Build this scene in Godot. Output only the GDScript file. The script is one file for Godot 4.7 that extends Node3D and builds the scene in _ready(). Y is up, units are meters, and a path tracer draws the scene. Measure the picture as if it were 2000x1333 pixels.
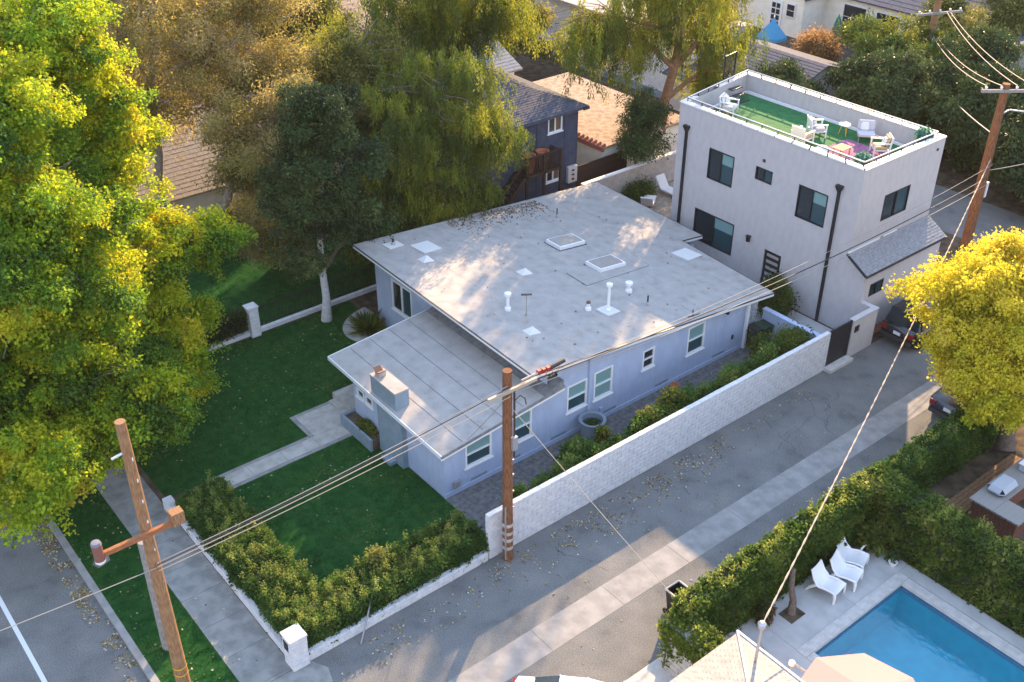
extends Node3D

var M := {}
var rng := RandomNumberGenerator.new()
var taken := {}
var wob := FastNoiseLite.new()
var leafs := {}

# ---------------------------------------------------------------- materials
func lin(r: float, g: float, b: float, a := 1.0) -> Color:
	var c := Color(r, g, b).linear_to_srgb()
	c.a = a
	return c

func ntex(sd: int, freq: float, cols: Array, offs: Array, size := 512, oct := 5, kind := FastNoiseLite.TYPE_SIMPLEX_SMOOTH) -> NoiseTexture2D:
	var n := FastNoiseLite.new()
	n.seed = sd
	n.noise_type = kind
	n.frequency = freq
	n.fractal_octaves = oct
	n.fractal_gain = 0.55
	var t := NoiseTexture2D.new()
	t.width = size
	t.height = size
	t.seamless = true
	t.noise = n
	var g := Gradient.new()
	g.offsets = PackedFloat32Array(offs)
	var cc := PackedColorArray()
	for c in cols:
		cc.append(lin(c[0], c[1], c[2]))
	g.colors = cc
	t.color_ramp = g
	return t

func plain(key: String, c: Array, rough := 0.75, metal := 0.0, spec := 0.5) -> StandardMaterial3D:
	var m := StandardMaterial3D.new()
	m.resource_name = key
	m.albedo_color = lin(c[0], c[1], c[2])
	m.roughness = rough
	m.metallic = metal
	m.metallic_specular = spec
	M[key] = m
	return m

# a surface of two noises: patches of `patch` metres, grain of `grain` metres
func rough_mat(key: String, a: Array, b: Array, patch: float, grain: float, grain_lo := 0.7, rough := 0.85, bump := 0.0, sd := 1, spec := 0.3) -> StandardMaterial3D:
	var m := StandardMaterial3D.new()
	m.resource_name = key
	var mid := [(a[0] + b[0]) / 2, (a[1] + b[1]) / 2, (a[2] + b[2]) / 2]
	m.albedo_texture = ntex(sd, 0.008, [a, mid, b], [0.22, 0.5, 0.78])
	m.uv1_triplanar = true
	m.uv1_world_triplanar = true
	m.uv1_scale = Vector3.ONE / patch
	m.roughness = rough
	m.metallic_specular = spec
	m.detail_enabled = true
	m.detail_blend_mode = BaseMaterial3D.BLEND_MODE_MUL
	m.detail_uv_layer = BaseMaterial3D.DETAIL_UV_2
	m.uv2_triplanar = true
	m.uv2_world_triplanar = true
	m.uv2_scale = Vector3.ONE / grain
	m.detail_albedo = shared_tex("g%.1f_%d" % [grain_lo, sd % 2], sd + 50, 0.05, snappedf(grain_lo, 0.1), 3)
	if bump > 0.0:
		m.heightmap_enabled = true
		m.heightmap_texture = shared_tex("h%d" % (sd % 3), sd + 90, 0.03, 0.0, 5)
		m.heightmap_scale = bump
	M[key] = m
	return m

var pool := {}
func shared_tex(key: String, sd: int, freq: float, lo: float, oct: int) -> NoiseTexture2D:
	if not pool.has(key):
		pool[key] = ntex(sd, freq, [[lo, lo, lo], [1, 1, 1]], [0.25, 0.75], 512, oct)
	return pool[key]

func wood_mat(key: String, a: Array, b: Array, along := Vector3(6, 0.7, 6)) -> void:
	var m := StandardMaterial3D.new()
	m.resource_name = key
	m.albedo_texture = ntex(key.hash() % 1000, 0.02, [a, [(a[0] + b[0]) / 2, (a[1] + b[1]) / 2, (a[2] + b[2]) / 2], b], [0.25, 0.5, 0.75], 256, 4)
	m.uv1_triplanar = true
	m.uv1_world_triplanar = true
	m.uv1_scale = along
	m.roughness = 0.85
	m.metallic_specular = 0.25
	M[key] = m

func leaf_mat(key: String, back := 0.9) -> void:
	var m := StandardMaterial3D.new()
	m.resource_name = key
	m.vertex_color_use_as_albedo = true
	m.roughness = 0.5
	m.metallic_specular = 0.4
	m.backlight_enabled = true
	m.backlight = Color(back, back, back * 0.8).linear_to_srgb()
	m.cull_mode = BaseMaterial3D.CULL_DISABLED
	M[key] = m

func make_materials() -> void:
	rough_mat("asphalt", [0.165, 0.17, 0.168], [0.235, 0.235, 0.226], 7.0, 1.3, 0.6, 0.92, 0.3, 1)
	rough_mat("concrete", [0.25, 0.245, 0.235], [0.34, 0.33, 0.315], 3.5, 0.5, 0.8, 0.9, 0.12, 3)
	rough_mat("sidewalk_concrete", [0.21, 0.215, 0.205], [0.31, 0.31, 0.295], 3.0, 0.4, 0.75, 0.9, 0.12, 4)
	rough_mat("path_concrete", [0.36, 0.345, 0.31], [0.47, 0.45, 0.41], 2.5, 0.3, 0.82, 0.9, 0.08, 5)
	rough_mat("deck_concrete", [0.42, 0.42, 0.41], [0.51, 0.505, 0.49], 4.0, 0.3, 0.85, 0.85, 0.06, 6)
	rough_mat("roofing", [0.43, 0.415, 0.40], [0.52, 0.505, 0.485], 2.4, 0.6, 0.8, 0.9, 0.12, 7)
	rough_mat("roofing_dark", [0.16, 0.16, 0.165], [0.26, 0.26, 0.26], 1.6, 0.3, 0.75, 0.9, 0.15, 8)
	rough_mat("house_stucco", [0.37, 0.445, 0.60], [0.42, 0.495, 0.65], 3.5, 0.25, 0.9, 0.9, 0.08, 9)
	rough_mat("lilac_stucco", [0.475, 0.45, 0.45], [0.52, 0.49, 0.49], 2.6, 0.22, 0.88, 0.9, 0.1, 10)
	rough_mat("chimney_paint", [0.20, 0.27, 0.33], [0.245, 0.315, 0.37], 2.0, 0.25, 0.88, 0.85, 0.1, 11)
	rough_mat("white_block", [0.56, 0.56, 0.58], [0.67, 0.665, 0.665], 1.7, 0.2, 0.86, 0.85, 0.15, 12)
	rough_mat("beige_wall", [0.42, 0.37, 0.33], [0.52, 0.46, 0.41], 2.0, 0.2, 0.85, 0.9, 0.15, 13)
	rough_mat("blue_siding", [0.055, 0.065, 0.10], [0.075, 0.085, 0.125], 2.0, 0.25, 0.85, 0.8, 0.06, 14)
	rough_mat("soil", [0.075, 0.055, 0.04], [0.15, 0.115, 0.08], 3.0, 0.25, 0.6, 0.95, 0.5, 15)
	rough_mat("gravel", [0.15, 0.155, 0.16], [0.26, 0.255, 0.25], 1.3, 0.10, 0.4, 0.95, 1.2, 16)
	rough_mat("lawn_soil", [0.012, 0.065, 0.018], [0.028, 0.10, 0.026], 2.6, 0.2, 0.55, 0.95, 0.8, 17, 0.08)
	rough_mat("turf", [0.035, 0.15, 0.055], [0.05, 0.20, 0.07], 2.0, 0.12, 0.7, 0.9, 0.3, 18)
	rough_mat("shingle_gray", [0.26, 0.262, 0.275], [0.38, 0.378, 0.385], 0.9, 0.12, 0.7, 0.92, 0.2, 19)
	rough_mat("shingle_slate", [0.075, 0.082, 0.11], [0.11, 0.118, 0.15], 1.1, 0.12, 0.7, 0.9, 0.2, 20)
	rough_mat("shingle_tan", [0.30, 0.235, 0.17], [0.44, 0.36, 0.27], 0.9, 0.15, 0.7, 0.92, 0.2, 21)
	rough_mat("tan_gravel_roof", [0.34, 0.235, 0.165], [0.52, 0.39, 0.29], 2.2, 0.2, 0.65, 0.95, 0.4, 22)
	rough_mat("red_tile", [0.28, 0.085, 0.06], [0.40, 0.15, 0.11], 0.8, 0.1, 0.8, 0.8, 0.1, 23)
	rough_mat("cream_paint", [0.74, 0.70, 0.60], [0.82, 0.78, 0.68], 3.0, 0.3, 0.92, 0.8, 0.05, 24)
	rough_mat("brick", [0.13, 0.055, 0.04], [0.24, 0.11, 0.08], 0.5, 0.1, 0.7, 0.9, 0.2, 25)
	rough_mat("pool_plaster", [0.002, 0.29, 0.42], [0.004, 0.33, 0.47], 3.0, 0.5, 0.92, 0.8, 0.0, 26)
	rough_mat("coping", [0.50, 0.48, 0.45], [0.60, 0.575, 0.54], 1.6, 0.2, 0.85, 0.85, 0.1, 27)
	rough_mat("pale_shingle", [0.34, 0.30, 0.27], [0.43, 0.385, 0.35], 1.5, 0.2, 0.8, 0.9, 0.15, 29)
	rough_mat("patio_tile", [0.30, 0.24, 0.19], [0.42, 0.34, 0.27], 2.0, 0.3, 0.8, 0.85, 0.08, 28)
	wood_mat("pole_wood", [0.12, 0.052, 0.028], [0.26, 0.125, 0.065], Vector3(5, 0.5, 5))
	wood_mat("pole_wood_pale", [0.20, 0.105, 0.055], [0.36, 0.21, 0.11], Vector3(5, 0.5, 5))
	wood_mat("gray_wood", [0.19, 0.18, 0.165], [0.33, 0.31, 0.29], Vector3(5, 0.6, 5))
	wood_mat("arm_wood", [0.22, 0.085, 0.04], [0.38, 0.17, 0.085], Vector3(0.7, 6, 6))
	wood_mat("brown_wood", [0.035, 0.022, 0.017], [0.07, 0.043, 0.032])
	wood_mat("deck_wood", [0.16, 0.09, 0.05], [0.28, 0.17, 0.10], Vector3(0.7, 6, 6))
	wood_mat("bark", [0.10, 0.075, 0.06], [0.19, 0.15, 0.125], Vector3(2.5, 0.8, 2.5))
	wood_mat("bark_gray", [0.20, 0.165, 0.145], [0.32, 0.27, 0.24], Vector3(2.0, 0.8, 2.0))
	wood_mat("bark_pale", [0.40, 0.40, 0.41], [0.60, 0.59, 0.58], Vector3(1.8, 0.7, 1.8))
	wood_mat("bark_orange", [0.19, 0.10, 0.055], [0.33, 0.20, 0.12], Vector3(2.0, 0.7, 2.0))
	M["roofing"].albedo_texture = ntex(7, 0.007, [[0.32, 0.30, 0.28], [0.365, 0.345, 0.325], [0.395, 0.375, 0.352], [0.43, 0.41, 0.388]], [0.14, 0.32, 0.6, 0.88], 1024, 6)
	M["roofing"].uv1_scale = Vector3.ONE / 6.0
	M["asphalt"].albedo_texture = ntex(1, 0.006, [[0.15, 0.152, 0.15], [0.185, 0.188, 0.183], [0.205, 0.206, 0.20], [0.238, 0.234, 0.223]], [0.15, 0.32, 0.6, 0.88], 1024, 6)
	M["asphalt"].uv1_scale = Vector3.ONE / 11.0
	M["lilac_stucco"].uv1_scale = Vector3(0.5, 0.25, 0.5)
	M["house_stucco"].uv1_scale = Vector3(0.5, 0.2, 0.5)
	plain("tile_blue", [0.01, 0.10, 0.20], 0.3)
	plain("white_paint", [0.72, 0.73, 0.74], 0.5)
	plain("warm_white", [0.78, 0.74, 0.70], 0.55)
	plain("off_white", [0.60, 0.59, 0.57], 0.8)
	plain("white_plastic", [0.78, 0.77, 0.77], 0.35)
	plain("line_paint", [0.62, 0.63, 0.62], 0.8)
	plain("black_metal", [0.014, 0.014, 0.018], 0.45)
	plain("dark_trim", [0.035, 0.033, 0.038], 0.5)
	plain("bronze", [0.05, 0.028, 0.018], 0.5)
	plain("galvanized", [0.42, 0.43, 0.45], 0.45, 0.7)
	plain("dull_metal", [0.30, 0.30, 0.31], 0.6, 0.3)
	plain("wire_gray", [0.30, 0.28, 0.25], 0.6)
	plain("wire_tan", [0.38, 0.32, 0.25], 0.7)
	plain("wire_black", [0.03, 0.03, 0.033], 0.6)
	plain("glass_dark", [0.012, 0.022, 0.028], 0.06, 0.0, 0.6)
	plain("glass_teal", [0.02, 0.06, 0.075], 0.06, 0.0, 0.6)
	plain("blind_teal", [0.17, 0.30, 0.30], 0.22, 0.0, 0.6)
	plain("blind_brown", [0.13, 0.075, 0.05], 0.25, 0.0, 0.5)
	plain("skylight_pane", [0.33, 0.30, 0.28], 0.25, 0.0, 0.5)
	plain("rust", [0.16, 0.075, 0.045], 0.85)
	plain("transformer_red", [0.21, 0.085, 0.065], 0.5)
	plain("transformer_lid", [0.17, 0.165, 0.21], 0.5)
	plain("yellow_band", [0.70, 0.42, 0.04], 0.6)
	plain("bin_black", [0.012, 0.013, 0.016], 0.4)
	plain("bin_blue", [0.012, 0.045, 0.26], 0.4)
	plain("bin_green", [0.012, 0.04, 0.022], 0.45)
	plain("bin_rim", [0.48, 0.45, 0.42], 0.6)
	plain("drum_gray", [0.17, 0.22, 0.26], 0.6)
	plain("drum_inside", [0.05, 0.12, 0.14], 0.6)
	plain("terracotta", [0.42, 0.14, 0.06], 0.8)
	plain("cushion", [0.50, 0.49, 0.52], 0.95)
	plain("cushion_pale", [0.68, 0.65, 0.63], 0.95)
	plain("wicker", [0.52, 0.34, 0.19], 0.85)
	plain("teal_foliage", [0.10, 0.30, 0.28], 0.6)
	plain("canopy_pink", [0.44, 0.23, 0.21], 0.9)
	plain("tent_blue", [0.03, 0.20, 0.36], 0.8)
	plain("tent_green", [0.015, 0.11, 0.09], 0.8)
	plain("car_black", [0.010, 0.011, 0.014], 0.2, 0.0, 0.6)
	plain("car_navy", [0.016, 0.024, 0.045], 0.2, 0.0, 0.6)
	plain("car_white", [0.74, 0.73, 0.71], 0.25, 0.0, 0.6)
	plain("tyre", [0.018, 0.018, 0.018], 0.9)
	plain("rim_metal", [0.45, 0.45, 0.47], 0.3, 0.8)
	plain("tail_red", [0.22, 0.012, 0.01], 0.2)
	plain("lamp_clear", [0.62, 0.64, 0.66], 0.15)
	plain("plate_white", [0.70, 0.70, 0.72], 0.5)
	plain("grill_cover", [0.36, 0.38, 0.41], 0.8)
	plain("crack_tar", [0.045, 0.045, 0.048], 0.95)
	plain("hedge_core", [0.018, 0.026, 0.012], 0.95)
	plain("lattice_white", [0.52, 0.56, 0.62], 0.7)
	plain("red_part", [0.34, 0.03, 0.025], 0.5)
	leaf_mat("leaf", 1.25)
	leaf_mat("leaf_thick", 0.5)
	leaf_mat("litter", 0.2)
	leaf_mat("grass", 0.5)
	M["grass"].metallic_specular = 0.04
	M["grass"].roughness = 0.8
	M["leaf_thick"].metallic_specular = 0.25
	var w := StandardMaterial3D.new()
	w.resource_name = "pool_water"
	w.albedo_color = Color(0.55, 0.85, 0.95, 0.06)
	w.roughness = 0.03
	w.transparency = BaseMaterial3D.TRANSPARENCY_ALPHA
	w.heightmap_enabled = true
	w.heightmap_texture = ntex(77, 0.012, [[0, 0, 0], [1, 1, 1]], [0.1, 0.9], 512, 3)
	w.heightmap_scale = 0.7
	w.uv1_triplanar = true
	w.uv1_world_triplanar = true
	w.uv1_scale = Vector3.ONE / 3.0
	M["pool_water"] = w
	# rug: woven print of pinks, purples and a little blue
	var r := StandardMaterial3D.new()
	r.resource_name = "rug_print"
	r.albedo_texture = ntex(31, 0.03, [[0.10, 0.06, 0.18], [0.28, 0.07, 0.16], [0.40, 0.20, 0.24], [0.20, 0.06, 0.16]], [0.2, 0.42, 0.6, 0.8], 256, 4)
	r.uv1_triplanar = true
	r.uv1_world_triplanar = true
	r.uv1_scale = Vector3(0.6, 1, 1.4)
	r.roughness = 0.95
	M["rug_print"] = r

# ---------------------------------------------------------------- building blocks
func S() -> SurfaceTool:
	var st := SurfaceTool.new()
	st.begin(Mesh.PRIMITIVE_TRIANGLES)
	st.set_smooth_group(-1)
	return st

func quad(st: SurfaceTool, a: Vector3, b: Vector3, c: Vector3, d: Vector3) -> void:
	for v in [a, b, c, a, c, d]:
		st.add_vertex(v)

func box(st: SurfaceTool, c: Vector3, s: Vector3, b := Basis()) -> SurfaceTool:
	var h := s / 2
	var p := []
	for i in 8:
		p.append(c + b * Vector3(h.x if i & 1 else -h.x, h.y if i & 2 else -h.y, h.z if i & 4 else -h.z))
	for f in [[0, 1, 3, 2], [5, 4, 6, 7], [4, 0, 2, 6], [1, 5, 7, 3], [2, 3, 7, 6], [4, 5, 1, 0]]:
		quad(st, p[f[3]], p[f[2]], p[f[1]], p[f[0]])
	return st

func bx(x0: float, x1: float, y0: float, y1: float, z0: float, z1: float) -> SurfaceTool:
	return box(S(), Vector3(x0 + x1, y0 + y1, z0 + z1) / 2, Vector3(absf(x1 - x0), absf(y1 - y0), absf(z1 - z0)))

func cbox(s: Vector3, ch: float) -> ArrayMesh:   # a box with chamfered edges
	var st := S()
	var h := s / 2
	var faces := [[0, 1, 2], [1, 2, 0], [2, 0, 1]]
	for f in faces:
		for sg in [-1.0, 1.0]:
			var q := []
			for k in [[-1, -1], [1, -1], [1, 1], [-1, 1]]:
				var v := Vector3()
				v[f[0]] = h[f[0]] * sg
				v[f[1]] = (h[f[1]] - ch) * k[0]
				v[f[2]] = (h[f[2]] - ch) * k[1]
				q.append(v)
			if sg > 0:
				q.reverse()
			quad(st, q[0], q[1], q[2], q[3])
	for f in faces:   # edges along axis f[2]
		for a in [-1.0, 1.0]:
			for b in [-1.0, 1.0]:
				var q := []
				for k in [[0, -1], [0, 1], [1, 1], [1, -1]]:
					var v := Vector3()
					v[f[0]] = a * (h[f[0]] - (0.0 if k[0] == 0 else ch))
					v[f[1]] = b * (h[f[1]] - (ch if k[0] == 0 else 0.0))
					v[f[2]] = k[1] * (h[f[2]] - ch)
					q.append(v)
				if a * b > 0:
					q.reverse()
				quad(st, q[0], q[1], q[2], q[3])
	st.generate_normals()
	return st.commit()

func slab(st: SurfaceTool, poly: Array, y0, y1) -> SurfaceTool:   # poly of Vector2(x, z); y0, y1 numbers or Callables of Vector2
	var pv := PackedVector2Array(poly)
	var f := func(y, p): return y.call(p) if y is Callable else y
	var t := Geometry2D.triangulate_polygon(pv)
	for i in range(0, t.size(), 3):
		var a := pv[t[i]]
		var b := pv[t[i + 1]]
		var c := pv[t[i + 2]]
		if (b - a).cross(c - a) < 0:
			var sw := b
			b = c
			c = sw
		for p in [a, b, c]:
			st.add_vertex(Vector3(p.x, f.call(y1, p), p.y))
		for p in [a, c, b]:
			st.add_vertex(Vector3(p.x, f.call(y0, p), p.y))
	for i in pv.size():
		var a := pv[i]
		var b := pv[(i + 1) % pv.size()]
		quad(st, Vector3(a.x, f.call(y1, a), a.y), Vector3(b.x, f.call(y1, b), b.y), Vector3(b.x, f.call(y0, b), b.y), Vector3(a.x, f.call(y0, a), a.y))
	return st

func sheet(poly: Array, y: float) -> SurfaceTool:
	var st := S()
	var pv := PackedVector2Array(poly)
	var t := Geometry2D.triangulate_polygon(pv)
	for i in range(0, t.size(), 3):
		var a := pv[t[i]]
		var b := pv[t[i + 1]]
		var c := pv[t[i + 2]]
		if (b - a).cross(c - a) < 0:
			var sw := b
			b = c
			c = sw
		for p in [a, b, c]:
			st.add_vertex(Vector3(p.x, y, p.y))
	return st

func rect(x0, x1, z0, z1) -> Array:
	return [Vector2(x0, z0), Vector2(x1, z0), Vector2(x1, z1), Vector2(x0, z1)]

func tube(st: SurfaceTool, pts: Array, radii: Array, n := 8, caps := true) -> SurfaceTool:
	st.set_smooth_group(0)
	var rings := []
	var side := Vector3.RIGHT
	for i in pts.size():
		var d: Vector3 = (pts[mini(i + 1, pts.size() - 1)] - pts[maxi(i - 1, 0)]).normalized()
		if absf(d.dot(side)) > 0.95:
			side = Vector3.FORWARD if absf(d.z) < 0.9 else Vector3.UP
		var u := d.cross(side).normalized()
		var v := d.cross(u)
		side = v.cross(d) if false else side
		var r: float = radii[mini(i, radii.size() - 1)]
		var ring := []
		for k in n:
			var a := TAU * k / n
			ring.append(pts[i] + (u * cos(a) + v * sin(a)) * r)
		rings.append(ring)
	for i in rings.size() - 1:
		for k in n:
			var k2 := (k + 1) % n
			quad(st, rings[i][k], rings[i][k2], rings[i + 1][k2], rings[i + 1][k])
	if caps:
		st.set_smooth_group(-1)
		for e in [0, rings.size() - 1]:
			for k in n:
				var tri := [pts[e], rings[e][(k + 1) % n], rings[e][k]]
				if e > 0:
					tri.reverse()
				for v in tri:
					st.add_vertex(v)
	st.set_smooth_group(-1)
	return st

func rod(a: Vector3, b: Vector3, r: float, n := 6) -> SurfaceTool:
	return tube(S(), [a, b], [r], n)

func lathe(st: SurfaceTool, at: Vector3, prof: Array, n := 16) -> SurfaceTool:   # prof of Vector2(radius, height)
	st.set_smooth_group(0)
	for i in prof.size() - 1:
		for k in n:
			var q := []
			for e in [[i, k], [i, k + 1], [i + 1, k + 1], [i + 1, k]]:
				var a: float = TAU * e[1] / n
				q.append(at + Vector3(cos(a) * prof[e[0]].x, prof[e[0]].y, sin(a) * prof[e[0]].x))
			quad(st, q[0], q[1], q[2], q[3])
		st.set_smooth_group(i + 1)
	st.set_smooth_group(-1)
	return st

func numbered(called: String) -> String:
	var n: int = taken.get(called, 0)
	taken[called] = n + 1
	return called if n == 0 else "%s_%03d" % [called, n]

func tag(o: Node, label: String, category: String, group := "") -> Node:
	o.set_meta("label", label)
	o.set_meta("category", category)
	if group:
		o.set_meta("group", group)
	return o

func thing(called: String, label: String, category: String, at := Vector3.ZERO, group := "") -> Node3D:
	var o := Node3D.new()
	o.name = numbered(called)
	add_child(o)
	o.position = at
	tag(o, label, category, group)
	return o

# one part from a SurfaceTool in world coordinates, under a thing (or under another part)
func part(st: SurfaceTool, called: String, mat: String, parent: Node3D, local := false) -> MeshInstance3D:
	st.generate_normals()
	return part_mesh(st.commit(), called, mat, parent, local)

func part_mesh(mesh: Mesh, called: String, mat: String, parent: Node3D, local := false) -> MeshInstance3D:
	var o := MeshInstance3D.new()
	o.mesh = mesh
	o.material_override = M[mat]
	o.name = called
	parent.add_child(o, true)
	if not local and parent != self and parent.get_parent() == self and not parent is MeshInstance3D:
		o.position = -parent.position
	return o

func solo(st: SurfaceTool, called: String, mat: String, label: String, category: String, group := "") -> MeshInstance3D:
	st.generate_normals()
	var o := MeshInstance3D.new()
	o.mesh = st.commit()
	o.material_override = M[mat]
	o.name = numbered(called)
	add_child(o)
	tag(o, label, category, group)
	return o

func struct(st: SurfaceTool, called: String, mat: String, parent: Node = self) -> MeshInstance3D:
	st.generate_normals()
	var o := MeshInstance3D.new()
	o.mesh = st.commit()
	o.material_override = M[mat]
	o.name = called
	parent.add_child(o, true)
	if parent == self:
		o.set_meta("kind", "structure")
	return o

func copy(o: Node3D, at: Vector3, turn: float, label: String) -> Node3D:
	var c: Node3D = o.duplicate()
	c.name = numbered(str(o.name).rstrip("0123456789_"))
	add_child(c)
	c.position = at
	c.rotation.y = turn
	c.set_meta("label", label)
	return c

func wire(a: Vector3, b: Vector3, sag: float, r: float, n := 14, st: SurfaceTool = null, sides := 5) -> SurfaceTool:
	if st == null:
		st = S()
	var pts := []
	for i in n + 1:
		var t := float(i) / n
		pts.append(a.lerp(b, t) + Vector3.DOWN * sag * 4 * t * (1 - t))
	return tube(st, pts, [r], sides, false)

# ---------------------------------------------------------------- foliage
# clump kinds are meshes of a few folded leaves with small differences of tone
func leaf(st: SurfaceTool, at: Vector3, along: Vector3, nrm: Vector3, l: float, w: float, tone: Color) -> void:
	var s := along.cross(nrm).normalized() * w / 2
	var up := s.cross(along).normalized() * w * 0.18
	var m := at + along * l * 0.45
	var tip := at + along * l - up * 0.6
	st.set_color(tone)
	for v in [at, m + s + up, tip, at, tip, m - s + up]:
		st.add_vertex(v)

func clump(kind: String) -> ArrayMesh:
	if leafs.has(kind):
		return leafs[kind]
	var g := RandomNumberGenerator.new()
	g.seed = kind.hash()
	var st := S()
	var n := 38
	var spread := 0.30
	var l := 0.105
	var w := 0.09
	match kind:
		"maple": pass
		"fine": n = 30; spread = 0.28; l = 0.10; w = 0.034
		"glossy": n = 24; spread = 0.27; l = 0.14; w = 0.062
		"round": n = 14; spread = 0.17; l = 0.10; w = 0.085
		"ivy": n = 12; spread = 0.12; l = 0.085; w = 0.075
		"tiny": n = 16; spread = 0.10; l = 0.055; w = 0.042
		"strand": n = 34; l = 0.15; w = 0.04
		"blade": n = 9; l = 0.07; w = 0.012; spread = 0.05
		"sword": n = 16; l = 0.55; w = 0.05; spread = 0.03
	for i in n:
		var tone := Color.WHITE * g.randf_range(0.72, 1.12)
		tone.a = 1.0
		if kind == "strand":
			var t := (i + 0.5) / n
			var a := g.randf() * TAU
			var out := Vector3(cos(a), 0, sin(a))
			var p := Vector3(sin(t * 3.0) * 0.05, -t * 0.62, cos(t * 2.0) * 0.05) + out * g.randf_range(0.0, 0.11)
			leaf(st, p, (out * 0.45 + Vector3.DOWN).normalized(), Vector3(out.z, 0.3, -out.x).normalized(), l * g.randf_range(0.7, 1.2), w, tone)
		elif kind == "blade" or kind == "sword":
			var a := g.randf() * TAU
			var out := Vector3(cos(a), 0, sin(a))
			leaf(st, out * g.randf() * spread, (out * g.randf_range(0.2, 1.0) + Vector3.UP).normalized(), Vector3(-out.x, 0.4, -out.z).normalized(), l * g.randf_range(0.6, 1.2), w, tone)
		else:
			var d := Vector3(g.randfn(), g.randfn() * 0.8, g.randfn()).normalized()
			var p := d * spread * pow(g.randf(), 0.6)
			var al := (d + Vector3(g.randfn(), g.randfn() - 0.5, g.randfn()) * 0.6).normalized()
			var nn := (Vector3.UP + Vector3(g.randfn(), g.randfn() * 0.5, g.randfn()) * 0.55).normalized()
			if absf(nn.dot(al)) > 0.95:
				nn = Vector3(nn.z, nn.x, nn.y)
			leaf(st, p, al, nn, l * g.randf_range(0.7, 1.25), w * g.randf_range(0.8, 1.2), tone)
	st.generate_normals()
	leafs[kind] = st.commit()
	return leafs[kind]

func scatter(places: Array, kind: String, mat: String, called: String, parent: Node) -> MultiMeshInstance3D:   # places: [Transform3D, Color]
	var mm := MultiMesh.new()
	mm.transform_format = MultiMesh.TRANSFORM_3D
	mm.use_colors = true
	mm.mesh = clump(kind)
	mm.instance_count = places.size()
	for i in places.size():
		mm.set_instance_transform(i, places[i][0])
		mm.set_instance_color(i, places[i][1])
	var o := MultiMeshInstance3D.new()
	o.multimesh = mm
	o.material_override = M[mat]
	o.name = called
	parent.add_child(o, true)
	o.set_meta("kind", "stuff")
	return o

func spin(up: Vector3, s: float) -> Basis:
	var y := up.normalized()
	var x := y.cross(Vector3(0.31, 0.2, 0.93)).normalized()
	var b := Basis(x, y, x.cross(y))
	return b.rotated(y, rng.randf() * TAU).scaled(Vector3.ONE * s)

func pick(pal: Array, t: float) -> Color:   # a colour along a palette, jittered a little
	t = clampf(t + rng.randfn() * 0.13, 0.0, 0.999) * (pal.size() - 1)
	var a: Array = pal[int(t)]
	var b: Array = pal[int(t) + 1]
	var f := t - int(t)
	var j := rng.randf_range(0.8, 1.2)
	return Color(lerpf(a[0], b[0], f) * j, lerpf(a[1], b[1], f) * j, lerpf(a[2], b[2], f) * j)

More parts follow.
